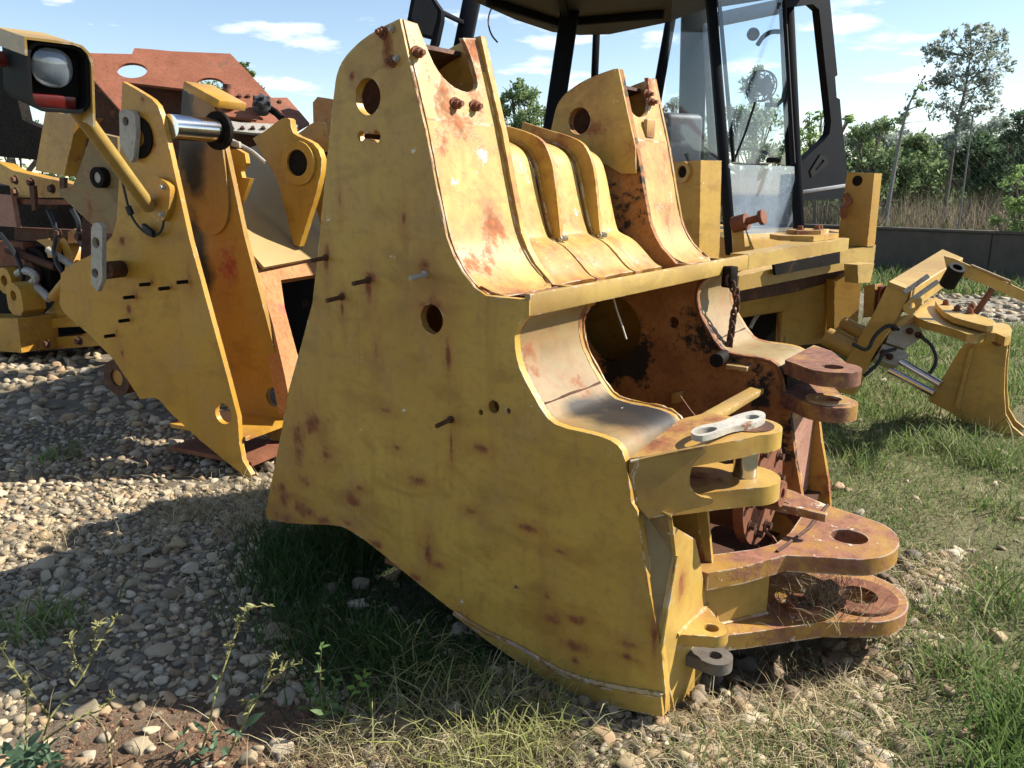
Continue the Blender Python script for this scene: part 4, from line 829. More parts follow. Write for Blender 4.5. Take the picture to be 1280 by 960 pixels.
obj('latch_plate', slab([(1013, 214), (1026, 193), (1034, 196), (1036, 204), (1022, 216), (1015, 222)], at_s(1025, 205, 6.0), eb, .02, [[(1018, 212), (1028, 199), (1031, 201), (1021, 213)]]), 'rubber', MB_)
rz_ = 2.85
roof = [at_z(x, y, rz_) for x, y in ((562, -14), (600, 5), (645, 25), (690, 40), (725, 44), (762, 43), (830, 29), (880, 12), (1046, -14), (1010, -58), (880, -52), (700, -62), (560, -50))]
bm = bmesh.new(); a = [bm.verts.new(p) for p in roof]; b = [bm.verts.new(p+ZU*.14) for p in roof]; cc = sum(roof, Vector())/len(roof)
bm.faces.new(a); bm.faces.new(b[::-1])
for i in range(len(a)): bm.faces.new([a[i], b[i], b[(i+1) % len(a)], a[(i+1) % len(a)]])
obj('cab_roof', bm, 'roof_plastic', MB_, sharp=60)
for i, (x0, y0, x1, y1) in enumerate(((610, 2, 700, 30), (690, 30, 830, 18), (700, -10, 712, 36))):
    obj('roof_rib', beam(at_z(x0, y0, rz_-.03), at_z(x1, y1, rz_-.03), .06, .05, ZU), 'black_paint', MB_)
obj('rear_glass', slab([(897, -14), (978, -14), (992, 206), (910, 204)], at_s(945, 110, 5.5), eb, .005), 'clear_glass', MB_)
obj('rear_glass', slab([(911, 205), (993, 208), (997, 304), (916, 313)], at_s(950, 250, 5.45), eb, .005), 'dust_sheen_glass', MB_, label='lower dusty pane with a painted sky sheen')
obj('side_glass', slab([(842, -14), (886, -14), (905, 204), (824, 204)], at_s(880, 110, 5.6), nb, .005), 'clear_glass', MB_)
# fan, mirrors, seat, wheel, handles inside
FC = at_s(950, 107, 5.95); fn = Vector((-.62, -.78, 0.0)).normalized(); X_, Y_, _ = basis(fn)
b = bmesh.new()
for r_, o_ in ((.108, 0), (.108, -.05), (.075, .028), (.04, .04)):
    tube([FC+fn*o_+(X_*math.cos(a)+Y_*math.sin(a))*r_ for a in np.linspace(0, 2*math.pi, 24, endpoint=False)], .006, 5, bm=b, closed=True)
for i in range(14):
    a = 2*math.pi*i/14; dr = X_*math.cos(a)+Y_*math.sin(a); tube([FC+dr*.03+fn*.042, FC+dr*.075+fn*.028, FC+dr*.108, FC+dr*.108-fn*.05, FC+dr*.07-fn*.08], .004, 4, bm=b)
fan = obj('cab_fan', b, 'rubber', MB_)
b = cyl(FC-fn*.02, FC+fn*.02, .03, 14)
for i in range(4):
    a = i*math.pi/2; dr = X_*math.cos(a)+Y_*math.sin(a); td = X_*-math.sin(a)+Y_*math.cos(a)
    box(FC+dr*.055, dr*.07, td*.05+fn*.02, fn*.004, bm=b)
obj('fan_blades', b, 'black_paint', fan)
b = cyl(FC-fn*.04, FC-fn*.14, .05, 18); obj('fan_motor', b, 'rubber', fan)
obj('fan_bracket', tube([at_s(x, y, 6.0) for x, y in ((960, 112), (963, 122), (966, 131), (957, 131), (972, 131), (979, 124), (981, 112))], [.016]*7, 8), 'rubber', fan)
q = at_s(942, 42, 5.95); obj('interior_mirror', cyl(q, q+FW*.02, .046, 24), 'rubber', MB_)
obj('door_handle', tube([at_s(x, y, 5.85) for x, y in chaikin([(980, 28), (978, 40), (965, 39), (954, 45), (947, 56)], 2)], .017, 8), 'rubber', MB_)
q = at_s(967, 200, 5.4); obj('window_latch', rbox(q, RT*.10, FW*.03, ZU*.035, .012), 'rubber', MB_)
obj('steering_wheel', tube([at_s(935, 196, 6.3)+RT*.19*math.cos(a)+ZU*.07*math.sin(a)+Vector((0, 1, 0))*.17*math.sin(a) for a in np.linspace(0, 2*math.pi, 28, endpoint=False)], .013, 7, closed=True), 'rubber', MB_)
pb('steering_column', 938, 200, 6.3, 932, 260, 6.6, .06, .06, 'rubber')
obj('seat', rbox(at_s(850, 178, 6.4), RT*.34+Vector((0, .2, 0)), Vector((-.06, .12, 0)), ZU*.44, .05, seg=4), 'seat_vinyl', MB_)
obj('grab_rail', tube([at_s(x, y, 5.9) for x, y in chaikin([(880, 184), (890, 192), (900, 200), (915, 210), (928, 222), (932, 260), (930, 300)], 2)], .012, 7), 'rubber', MB_)
obj('dashboard', rbox(at_s(905, 238, 6.5), RT*.55+Vector((0, -.3, 0)), Vector((.08, .16, 0)), ZU*.24, .03), 'black_paint', MB_)
for (x0, y0, x1, y1) in ((868, 225, 858, 192), (928, 240, 921, 208), (950, 238, 957, 212)):
    obj('lever', tube([at_s(x0, y0, 6.15), at_s((x0+x1)/2, (y0+y1)/2-2, 6.15), at_s(x1, y1, 6.15)], [.010, .010, .020], 8), 'rubber', MB_)
obj('wiper', tube([at_s(x, y, 5.42) for x, y in ((918, 200), (932, 165), (944, 128))], .008, 6), 'rubber', MB_)
for (pp0, pp1) in (((899, 2), (917, 202)), ((980, 2), (992, 204))):
    obj('rubber_seal', tube([at_s(pp0[0], pp0[1], 5.48), at_s(pp1[0], pp1[1], 5.42)], .014, 6), 'rubber', MB_)
obj('wing_mirror', slab([(515, -8), (537, -8), (551.5, 13), (551, 26), (545, 54), (539, 68), (535, 66), (539, 49), (527, 46), (509, 25)], at_s(530, 25, 6.4), (-.35, -.9, 0), .07), 'black_paint', MB_)
obj('mirror_glass', slab([(520, -6), (536, -5), (547, 14), (546, 24), (540, 45), (528, 42), (514, 22)], at_s(530, 25, 6.395), (-.35, -.9, 0), .004), 'roof_plastic', MB_)
pb('mirror_arm', 549, 14, 6.42, 578, 28, 6.85, .035, .035, 'black_paint', ZU)
obj('loose_wire', tube([at_s(x, y, 6.6) for x, y in chaikin([(617, 5), (611, 18), (610, 30), (614, 44), (622, 53)], 2)], .007, 6), 'cable_black', MB_)

# ------------------------------------------------------------------ digger linkage lying on the grass, right
KL = FR.l(at_z(1256, 545)).y
ML = thing('digger_linkage', 'yellow digger linkage with chrome rods lying on the grass at the right', 'machine part', FR.w(FR.l(at_z(1200, 530)).x, KL, 0), FR.rz())
KP = lambda pts, k: [FR.pk(x, y, k) for x, y in pts]
apx = [(1210, 431), (1218, 424), (1226, 418), (1235, 412), (1243, 409.5), (1252, 411), (1259, 418), (1259, 432), (1256, 460), (1255, 490), (1257, 518), (1266, 534), (1279, 545), (1266, 548), (1251, 542), (1228, 534), (1205, 527), (1185, 514), (1160, 501), (1166, 485), (1180, 470), (1200, 436)]
auz = KP(apx, KL); ac = FR.pk(1248, 424.5, KL)
obj('bracket_plate', kplate(FR, auz, KL, KL+.03, [circ(ac[0], ac[1], .040, 18)]), 'yellow_link', ML)
obj('bracket_plate', kplate(FR, auz, KL+.17, KL+.20, [circ(ac[0], ac[1], .040, 18)]), 'yellow_link', ML)
obj('stiffener', kplate(FR, KP([(1212, 436), (1219, 432), (1206, 480), (1200, 512), (1194, 508)], KL), KL-.022, KL-.001), 'yellow_link', ML)
obj('bracket_pin', cyl(FR.w(ac[0], KL-.012, ac[1]), FR.w(ac[0], KL+.21, ac[1]), .039, 20, bore=.018), 'rust', ML)
wu = FR.pk(1256, 470, KL); wd_ = FR.pk(1257, 520, KL)
obj('back_web', strip(FR, [(wu[0]-.03, ac[1]-.08), (wu[0]-.035, wu[1]), (wd_[0]-.03, wd_[1])], KL+.031, KL+.169, .015), 'yellow_link', ML)
p = FR.w(*(lambda q_: (q_[0], KL-.14, q_[1]))(FR.pk(1125, 372, KL-.14)))
zt = at_plane(1139, 362, p, FR.n).z
top = [at_z(x, y, zt) for x, y in ((1111, 351), (1178, 311), (1204, 322), (1139, 362))]
bm = bmesh.new(); a = [bm.verts.new(q_) for q_ in top]; b = [bm.verts.new(q_-ZU*.16) for q_ in top]
bm.faces.new(a); bm.faces.new(b[::-1])
for i in range(4): bm.faces.new([a[i], b[i], b[(i+1) % 4], a[(i+1) % 4]])
bmesh.ops.bevel(bm, geom=list(bm.edges), offset=.008, segments=1, affect='EDGES')
obj('boom_box', bm, 'yellow_link', ML)
nl = (top[3]-top[0]).cross(ZU).normalized()
obj('boom_leg', slab([(1111, 352), (1139, 363), (1128, 386), (1097, 436), (1079, 466), (1067, 494), (1038, 489), (1060, 447), (1094, 388)], top[3]+FR.n*.02-ZU*.01, FR.n, .13), 'yellow_link', ML)
p0 = at_s(1184, 356, 5.05); p1 = at_s(1197, 334, 4.95)
obj('rubber_bush', cyl(p0, p1, .050, 22, bore=.03), 'rubber', ML)
obj('link_bar', slab([(1180, 320), (1192, 323), (1235, 342), (1292, 369), (1292, 383), (1278, 377), (1230, 356), (1184, 339)], at_s(1230, 350, 5.0), FR.n-FR.e*.2, .06), 'yellow_link', ML)
obj('link_rod', tube([at_s(x, y, 4.95) for x, y in ((1211, 334), (1214, 332), (1240, 343), (1262, 352), (1263, 356))], .010, 7), 'beige_lining', ML)
obj('strut', beam(at_s(1241, 361, 5.0), at_s(1219, 392, 5.05), .03, .03), 'rust', ML)
def on_top(pts, z): return [tuple(at_z(x, y, z)) for x, y in pts]
def zslab(px, z, th): 
    bm = bmesh.new(); return extrude(bm, [(at_z(x, y, z).x, at_z(x, y, z).y) for x, y in px], lambda a, b, t: Vector((a, b, z-(th if t else 0))))
zc = at_plane(1200, 400, FR.w(0, KL, 0), FR.n).z
obj('arm_plate', zslab(chaikin([(1140, 391), (1168, 369), (1177, 378), (1203, 398), (1228, 408), (1250, 402), (1266, 408), (1262, 424), (1240, 414), (1215, 420), (1190, 410), (1150, 400)], 1, True), zc, .05), 'yellow_link', ML)
obj('top_strap', zslab(chaikin([(1168, 377), (1173, 372), (1202, 388), (1232, 396), (1246, 402), (1240, 409), (1215, 403), (1184, 394)], 1, True), zc+.05, .035), 'yellow_link', ML)
for (x, y) in ((1182, 381), (1196, 388), (1212, 392), (1214, 386)):
    obj('bolt', bolt(at_z(x, y, zc+.051), ZU, .024, .022, .01), 'rust', ML)
for (x0, y0, x1, y1) in ((1126, 452, 1176, 481), (1112, 463, 1168, 492)):
    obj('chrome_rod', cyl(at_s(x0, y0, 5.15), at_s(x1, y1, 4.95), .024, 18), 'chrome', ML)
for (x0, y0, x1, y1, r_) in ((1034, 421, 1076, 442, .068), (1055, 404, 1082, 419, .046)):
    obj('cylinder_tube', cyl(at_s(x0, y0, 5.5), at_s(x1, y1, 5.35), r_, 22, bore=r_*.6), 'yellow_link', ML)
for (px_, m_) in (([(1112, 412), (1146, 402), (1155, 420), (1132, 436), (1108, 428)], 'grey_steel'), ([(1104, 430), (1130, 438), (1138, 444), (1122, 458), (1094, 448)], 'grey_steel'), ([(1116, 398), (1140, 392), (1146, 402), (1114, 412)], 'yellow_link')):
    c_ = (sum(p_[0] for p_ in px_)/len(px_), sum(p_[1] for p_ in px_)/len(px_))
    obj('valve_block', slab(px_, at_s(c_[0], c_[1], 5.2), FR.n-FR.e*.5-ZU*.5, .12), m_, ML)
for pth in ([(1066, 430), (1085, 440), (1092, 420), (1110, 405), (1124, 412)], [(1080, 470), (1098, 455), (1104, 440), (1120, 436)], [(1150, 420), (1166, 432), (1172, 452), (1160, 470)]):
    obj('hose', tube([at_s(x, y, 5.12) for x, y in chaikin(pth, 2)], .012, 7), 'cable_black', ML)
for (x0, y0, x1, y1) in ((1130, 366, 1160, 345), (1138, 376, 1172, 352)):
    obj('guide_rod', cyl(at_s(x0, y0, 5.02), at_s(x1, y1, 5.0), .016, 12), 'grey_steel', ML)
obj('side_lug', slab(chaikin([(1126, 384), (1140, 372), (1152, 372), (1150, 384), (1136, 396)], 1, True), at_s(1140, 382, 4.98), FR.n, .04, [ell(1140, 382, 4, 4, 12)]), 'yellow_link', ML)
for (x, y) in ((1118, 410), (1137, 414), (1148, 419), (1104, 441), (1112, 446)): obj('bolt', bolt(at_s(x, y, 5.18), (-.2, -.8, .5), .02, .02), 'rust_dark', ML)
# ------------------------------------------------------------------ ground
def pnoise(x, y, s=1.0, seed=0.0):
    x = np.asarray(x)*s; y = np.asarray(y)*s
    return (np.sin(x*1.7+y*.9+seed)+np.sin(x*-1.1+y*2.3+1.3+seed*2)+np.sin(x*3.1+y*2.9+2.1+seed)*.6+np.sin(x*5.3-y*4.1+.7-seed)*.4+np.sin(-x*7.9+y*6.7+seed*3)*.3)/3.3
PIT = at_z(955, 822)
def gh(x, y):
    r = np.hypot(x, y); f = np.clip(1-(r-12)/20, 0, 1)
    pit = .13*np.exp(-(((x-PIT[0])/.34)**2+((y-PIT[1])/.22)**2))
    return f*(.018*pnoise(x, y, 1.6, 3)+.008*pnoise(x, y, 6, 1))-.012*(1-f)-pit
def poly(px): return np.array([[at_z(x, y).x, at_z(x, y).y] for x, y in px])
def inside(P, x, y):
    x = np.asarray(x); y = np.asarray(y); c = np.zeros(x.shape, bool); n = len(P); j = n-1
    for i in range(n):
        xi, yi = P[i]; xj, yj = P[j]
        c ^= ((yi > y) != (yj > y)) & (x < (xj-xi)*(y-yi)/(yj-yi+1e-12)+xi); j = i
    return c
GRAVEL = poly([(-700, 400), (-300, 395), (60, 402), (200, 420), (330, 470), (560, 520), (620, 640), (480, 705), (610, 800), (700, 872), (840, 895), (960, 870), (985, 905), (900, 985), (640, 1010), (430, 1010), (-600, 1010)])
REDSOIL = poly([(60, 905), (180, 880), (330, 868), (440, 885), (450, 935), (420, 1010), (80, 1010), (40, 960)])
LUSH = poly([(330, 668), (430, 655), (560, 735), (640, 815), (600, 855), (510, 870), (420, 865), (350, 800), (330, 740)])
STRAW = poly([(470, 820), (540, 785), (620, 830), (720, 905), (700, 1000), (560, 1010), (470, 930)])
MEADOW = poly([(1000, 500), (1035, 470), (1100, 400), (1400, 380), (1900, 480), (1900, 1010), (960, 1010), (1000, 900), (1120, 800), (1130, 720), (1040, 640)])
DRY = poly([(850, 905), (930, 840), (1010, 810), (1090, 790), (1150, 700), (1200, 690), (1190, 780), (1120, 850), (1100, 930), (1120, 1010), (860, 1010)])
FARGRAV = poly([(1080, 366), (1300, 372), (1500, 385), (1500, 415), (1300, 408), (1180, 402), (1100, 388)])
xs = np.concatenate([-np.geomspace(200, 6.3, 26), np.arange(-6, 7.01, .06), np.geomspace(7.3, 200, 26)])
ys = np.concatenate([-np.geomspace(60, 1.3, 12), np.arange(-1, 10.01, .06), np.geomspace(10.3, 400, 34)])
GX, GY = np.meshgrid(xs, ys); gx, gy = GX.ravel(), GY.ravel()
def soft(P, n=9, r=.16):
    acc = np.zeros(gx.shape)
    for i in range(n): acc += inside(P, gx+RNG.normal(0, r, gx.shape), gy+RNG.normal(0, r, gx.shape))
    return acc/n
col = np.tile(np.array([.13, .115, .065]), (len(gx), 1))
m = (.5+.5*pnoise(gx, gy, 2.2, 5))[:, None]; col = col*(.8+.4*m)
def lay(P, c, k=1.0):
    global col
    w = (soft(P)*k)[:, None]; col = col*(1-w)+np.array(c)*(.8+.4*m)*w
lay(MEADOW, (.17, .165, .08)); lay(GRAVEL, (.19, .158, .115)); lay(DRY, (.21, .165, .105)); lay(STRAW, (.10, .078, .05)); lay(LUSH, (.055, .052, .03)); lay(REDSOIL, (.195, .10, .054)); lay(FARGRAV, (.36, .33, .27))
V = np.stack([gx, gy, gh(gx, gy)], 1); nx_, ny_ = len(xs), len(ys)
idx = np.arange(nx_*ny_).reshape(ny_, nx_)
Fq = np.stack([idx[:-1, :-1], idx[:-1, 1:], idx[1:, 1:], idx[1:, :-1]], -1).reshape(-1, 4)
k = NT('soil'); a_ = k.n('ShaderNodeAttribute'); a_.attribute_name = 'tone'; v_ = k.coord(); n1 = k.noise(v_, 9, 7, .7); n2 = k.noise(v_, 60, 5, .7)
cc_ = k.mix(k.ramp(n1, .35, .65, 0, .55), a_.outputs['Color'], (0.06, 0.045, 0.03)); cc_ = k.mix(k.ramp(n2, .5, .75, 0, .5), cc_, (0.30, 0.25, 0.18))
k.l(cc_, k.b.inputs['Base Color']); k.b.inputs['Roughness'].default_value = .95; k.b.inputs['Specular IOR Level'].default_value = .1
k.bump(k.math('ADD', n1, k.math('MULTIPLY', n2, .5)), .8, .03)
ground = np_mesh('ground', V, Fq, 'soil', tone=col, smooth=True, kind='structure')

# ------------------------------------------------------------------ stones of the gravel bed
attr_mat('stone_mat', .85, 0, .22, 38, .25)
def ico(sub):
    bm = bmesh.new(); bmesh.ops.create_icosphere(bm, subdivisions=sub, radius=1)
    v = np.array([p.co[:] for p in bm.verts]); f = np.array([[q.index for q in p.verts] for p in bm.faces]); bm.free(); return v, f
def rockify(v, seed, amp=.16, flat=4):
    r = np.random.default_rng(seed); o = v.copy(); d = np.ones(len(v))
    for _ in range(6):
        k_ = r.normal(0, 1.6, 3); d += amp*.5*np.sin(v@k_*1.6+r.uniform(0, 6))
    o = v*d[:, None]
    for _ in range(flat):                                     # knock flat facets off
        n_ = r.normal(0, 1, 3); n_ /= np.linalg.norm(n_); t = r.uniform(.50, .82); dd = o@n_; ex = np.clip(dd-t, 0, None); o -= ex[:, None]*n_*.9
    return o
I1 = ico(2); I2 = ico(3)
TPL = [rockify(I1[0], i, .2, 7) for i in range(12)]; TPH = [rockify(I2[0], i+40, .2, 9) for i in range(16)]
PAL = np.array([1.22, 1.12, .96])*np.array([[.33, .285, .215], [.26, .225, .17], [.37, .325, .25], [.19, .16, .12], [.44, .40, .33], [.29, .215, .145], [.25, .23, .195], [.34, .28, .19]])
def rot(n, tilt=.35):
    a = RNG.uniform(0, 2*np.pi, n); b = RNG.normal(0, tilt, n); c = RNG.normal(0, tilt, n)
    ca, sa, cb, sb, cc, s_c = np.cos(a), np.sin(a), np.cos(b), np.sin(b), np.cos(c), np.sin(c)
    Z_ = np.zeros(n); O_ = np.ones(n)
    Rz = np.stack([ca, -sa, Z_, sa, ca, Z_, Z_, Z_, O_], -1).reshape(n, 3, 3); Rx = np.stack([O_, Z_, Z_, Z_, cb, -sb, Z_, sb, cb], -1).reshape(n, 3, 3); Ry = np.stack([cc, Z_, s_c, Z_, O_, Z_, -s_c, Z_, cc], -1).reshape(n, 3, 3)
    return Rz@Rx@Ry
def scatter(P, n, lim=None):
    lo, hi = P.min(0), P.max(0); out = []; 
    while sum(len(o) for o in out) < n:
        q_ = RNG.uniform(lo, hi, (n*2, 2)); q_ = q_[inside(P, q_[:, 0], q_[:, 1])]
        if lim is not None: q_ = q_[lim(q_[:, 0], q_[:, 1])]
        out.append(q_)
    return np.concatenate(out)[:n]
def dart(P, n, d, lim=None, taken=None):
    pts = scatter(P, n*6, lim); g = {}; keep = []
    if taken is not None:
        for p in taken: g.setdefault((int(p[0]//d), int(p[1]//d)), []).append(p)
    for p in pts:
        c = (int(p[0]//d), int(p[1]//d)); ok = True
        for i in (-1, 0, 1):
            for j in (-1, 0, 1):
                for q_ in g.get((c[0]+i, c[1]+j), ()):
                    if (q_[0]-p[0])**2+(q_[1]-p[1])**2 < d*d: ok = False; break
        if ok: g.setdefault(c, []).append(p); keep.append(p)
        if len(keep) >= n: break
    return np.array(keep)
def proj_px(x, y, z=0.0):
    dx, dy, dz = x, y, z-CAMZ; s_ = dy*FW.y+dz*FW.z; return 640+F_PX*dx/s_, 480-F_PX*(dy*UP.y+dz*UP.z)/s_
def in_view(x, y):
    u_, v_ = proj_px(x, y); return (y > 1.2) & (u_ > -30) & (u_ < 1310) & (v_ < 985)
notlush = lambda x, y: ~(inside(LUSH, x, y) & (RNG.random(np.shape(x)) < .93)) & ~(inside(REDSOIL, x, y) & (RNG.random(np.shape(x)) < .94)) & ~(inside(STRAW, x, y) & (RNG.random(np.shape(x)) < .55))
big_px = lambda x, y: in_view(x, y) & notlush(x, y) & (proj_px(x, y)[0] < 1000) & (y < 4.6)
bigp = dart(GRAVEL, 300, .11, big_px)
stone_me = []
for i in range(16):
    me = bpy.data.meshes.new('stone'); vv = TPH[i]; me.from_pydata(vv.tolist(), [], I2[1].tolist()); me.polygons.foreach_set('use_smooth', np.ones(len(me.polygons), bool))
    at = me.attributes.new('tone', 'FLOAT_COLOR', 'POINT'); c = np.ones((len(vv), 4), np.float32); c[:, :3] = PAL[i % 8]*RNG.uniform(.85, 1.2); at.data.foreach_set('color', c.ravel()); me.materials.append(MATS['stone_mat']); stone_me.append(me)
for p in bigp:
    o = bpy.data.objects.new('stone', stone_me[RNG.integers(16)]); COL.objects.link(o); o.parent = ground
    L_ = RNG.uniform(.030, .052)*RNG.choice([.8, 1, 1.15]); o.scale = (L_, L_*RNG.uniform(.62, .9), L_*RNG.uniform(.36, .6)); o.rotation_euler = (RNG.normal(0, .2), RNG.normal(0, .2), RNG.uniform(0, 6.28))
    o.location = (p[0], p[1], float(gh(p[0], p[1]))+o.scale[2]*.3)
SOILP = np.array([[.20, .105, .058], [.16, .082, .045], [.24, .135, .08], [.13, .07, .04]]); BRNP = np.array([[.22, .165, .105], [.17, .12, .075], [.28, .22, .15], [.20, .17, .13]])
def stones(pts, rad, zoff=.35, pal=None):
    pal = PAL if pal is None else pal
    n = len(pts); R_ = rot(n); sc_ = np.stack([rad, rad*RNG.uniform(.6, .95, n), rad*RNG.uniform(.4, .7, n)], 1); t = RNG.integers(0, len(TPL), n)
    base = np.stack(TPL)[t]*sc_[:, None, :]; Vv = np.einsum('nij,nvj->nvi', R_, base)
    Vv += np.stack([pts[:, 0], pts[:, 1], gh(pts[:, 0], pts[:, 1])+rad*zoff*.2], 1)[:, None, :]
    nv = len(I1[0]); Ff = (I1[1][None]+(np.arange(n)*nv)[:, None, None]).reshape(-1, 3)
    tone = np.repeat(pal[RNG.integers(0, len(pal), n)]*RNG.uniform(.75, 1.25, (n, 1)), nv, 0); return Vv.reshape(-1, 3), Ff, tone
near = lambda x, y: (y < 5.2) & (x > -4.5) & notlush(x, y)
med = dart(GRAVEL, 4800, .036, near, bigp); sm = scatter(GRAVEL, 6500, lambda x, y: (y < 3.9) & (x > -3) & notlush(x, y))
far_ = dart(GRAVEL, 1500, .075, lambda x, y: (y >= 5.0) & (y < 9.5) & (x > -8))
loose = scatter(np.concatenate([MEADOW]), 260, lambda x, y: (y < 7)); dryst = scatter(DRY, 560, lambda x, y: y < 5)
fg = scatter(FARGRAV, 500)
und = dart(poly([(875, 800), (1050, 785), (1130, 690), (1160, 700), (1070, 850), (930, 900), (850, 885)]), 130, .06); clod = scatter(DRY, 1100, lambda x, y: y < 5); soilc = scatter(REDSOIL, 750)
VV, FF, TT = [], [], []; off = 0
for pts, rad in ((med, RNG.uniform(.012, .033, len(med))), (sm, RNG.uniform(.006, .020, len(sm))), (far_, RNG.uniform(.035, .065, len(far_))), (loose, RNG.uniform(.012, .045, len(loose))), (dryst, RNG.uniform(.015, .05, len(dryst))), (fg, RNG.uniform(.03, .08, len(fg))), (und, RNG.uniform(.028, .06, len(und))), (clod, RNG.uniform(.008, .030, len(clod))), (soilc, RNG.uniform(.002, .006, len(soilc))*RNG.choice([1, 1, 1.5, 2.6], len(soilc)))):
    a, b, c = stones(pts, rad, pal=SOILP if pts is soilc else (BRNP if pts is clod or pts is und else None)); VV.append(a); FF.append(b+off); TT.append(c); off += len(a)
np_mesh('gravel', np.concatenate(VV), np.concatenate(FF), 'stone_mat', tone=np.concatenate(TT), smooth=True, kind='stuff')
# one pale stone set upright at the front
me = stone_me[9].copy(); o = bpy.data.objects.new('rock', me); COL.objects.link(o); q = at_z(312, 952); o.location = (q.x, q.y, float(gh(q.x, q.y))+.016); o.scale = (.027, .024, .031); o.rotation_euler = (.15, .2, .4)
tag(o, 'pale angular rock standing on the red soil at the front edge', 'rock')

# ------------------------------------------------------------------ grass
attr_mat('grass_mat', .75, .35, .12, 30)
def blades(pts, h, w, lean, cols, curl=.5):
    n = len(pts); q = pts-np.array(FR.o[:2]); uu_ = q@np.array(FR.e[:2]); kk_ = q@np.array(FR.n[:2])
    h = h*np.where((uu_ > -1.2) & (uu_ < .35) & (kk_ < 1.7), np.clip((-kk_+.03)/.25, .30, 1), 1); a = RNG.uniform(0, 2*np.pi, n); d = np.stack([np.cos(a), np.sin(a), np.zeros(n)], 1); a2 = RNG.uniform(0, 2*np.pi, n); s_ = np.stack([np.cos(a2), np.sin(a2), np.zeros(n)], 1)
    pts = pts+RNG.normal(0, .075, pts.shape)*(RNG.random((n, 1)) < .7)
    b = np.stack([pts[:, 0], pts[:, 1], gh(pts[:, 0], pts[:, 1])-.004], 1); up = np.array([0, 0, 1.0])
    l = lean[:, None]; H = h[:, None]; W = w[:, None]*.5
    def pt(t): return b+d*l*H*t**1.45+up*H*(t*(1-.975*l*curl*t**1.3))
    m1, m2, tp = pt(.38), pt(.72), pt(1.0)
    Vv = np.stack([b-s_*W, b+s_*W, m1-s_*W*.9, m1+s_*W*.9, m2-s_*W*.6, m2+s_*W*.6, tp], 1).reshape(-1, 3)
    f = np.array([[0, 1, 3], [0, 3, 2], [2, 3, 5], [2, 5, 4], [4, 5, 6]]); Ff = (f[None]+(np.arange(n)*7)[:, None, None]).reshape(-1, 3)
    c = cols[RNG.integers(0, len(cols), n)]*RNG.uniform(.7, 1.3, (n, 1)); return Vv, Ff, np.repeat(c, 7, 0)
def merge(parts):
    VV, FF, TT = [], [], []; off = 0
    for a, b, c in parts: VV.append(a); FF.append(b+off); TT.append(c); off += len(a)
    return np.concatenate(VV), np.concatenate(FF), np.concatenate(TT)
U = RNG.uniform
GREEN = np.array([[.14, .21, .055], [.175, .25, .075], [.12, .18, .05], [.22, .265, .10], [.29, .29, .14]])
DARKG = np.array([[.05, .095, .022], [.06, .115, .028], [.045, .08, .02]])
STRAWC = np.array([[.50, .42, .24], [.58, .50, .31], [.40, .31, .17], [.30, .22, .12], [.54, .47, .27]])
YGRASS = np.array([[.34, .35, .10], [.42, .40, .16], [.28, .30, .09], [.46, .42, .22]])
clump = lambda x, y: pnoise(x, y, 2.0, 9)+.5*pnoise(x, y, 6, 4) > U(-.75, .95, np.shape(x))
clump2 = lambda x, y: pnoise(x, y, 2.6, 2)+.6*pnoise(x, y, 7, 7) > U(-.3, 1.1, np.shape(x))
P_ = []
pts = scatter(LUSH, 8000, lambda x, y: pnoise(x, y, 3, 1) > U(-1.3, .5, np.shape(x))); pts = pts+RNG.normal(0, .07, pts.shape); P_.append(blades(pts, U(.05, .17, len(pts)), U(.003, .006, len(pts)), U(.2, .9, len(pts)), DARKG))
pts = scatter(MEADOW, 52000, lambda x, y: (y < 5.2) & clump(x, y) & ~(inside(DRY, x, y) & (RNG.random(x.shape) < .6))); P_.append(blades(pts, U(.016, .054, len(pts)), U(.003, .006, len(pts)), U(.2, .95, len(pts)), GREEN))
pts = scatter(MEADOW, 26000, lambda x, y: (y >= 5.0) & (y < 14) & clump(x, y) & ~inside(FARGRAV, x, y)); P_.append(blades(pts, U(.04, .13, len(pts)), U(.006, .013, len(pts)), U(.2, .9, len(pts)), GREEN))
TUFT = poly([(1235, 920), (1265, 880), (1400, 860), (1500, 1000), (1235, 1000)])
pts = scatter(TUFT, 2000); P_.append(blades(pts, U(.07, .18, len(pts)), U(.004, .008, len(pts)), U(.2, .8, len(pts)), np.array([[.11, .19, .045], [.14, .22, .055], [.17, .23, .075]])))
for (x, y, n, r, h) in ((80, 572, 90, .10, .12), (55, 785, 130, .10, .16), (1130, 560, 160, .14, .16), (1075, 570, 140, .12, .15), (1190, 560, 140, .13, .18), (1045, 560, 140, .10, .14), (1240, 580, 130, .12, .2), (1000, 600, 80, .08, .12), (1200, 840, 160, .14, .14), (1180, 770, 120, .14, .12), (1260, 760, 150, .16, .14), (1080, 585, 120, .12, .14), (1250, 640, 120, .12, .12), (1140, 470, 140, .2, .22), (1210, 545, 120, .2, .2), (1085, 425, 120, .3, .25), (1000, 440, 160, .25, .28)):
    q = at_z(x, y); pts = np.array([q.x, q.y])+RNG.normal(0, r*.5, (n, 2)); P_.append(blades(pts, U(h*.5, h*1.2, n), U(.004, .008, n), U(.3, .95, n), GREEN))
pts = scatter(poly([(1050, 366), (1500, 378), (1500, 360), (1280, 356), (1050, 340)]), 5000); P_.append(blades(pts, U(.08, .35, len(pts)), U(.012, .022, len(pts)), U(.2, .8, len(pts)), GREEN))
a, b, c = merge(P_); np_mesh('green_grass', a, b, 'grass_mat', tone=c, kind='stuff')
P_ = []
HAY = np.array([[.30, .23, .12], [.24, .17, .09], [.38, .30, .16], [.20, .15, .08]])
pts = scatter(DRY, 1300); P_.append(blades(pts, U(.04, .12, len(pts)), U(.0025, .005, len(pts)), U(.85, 1.0, len(pts)), HAY, .9))
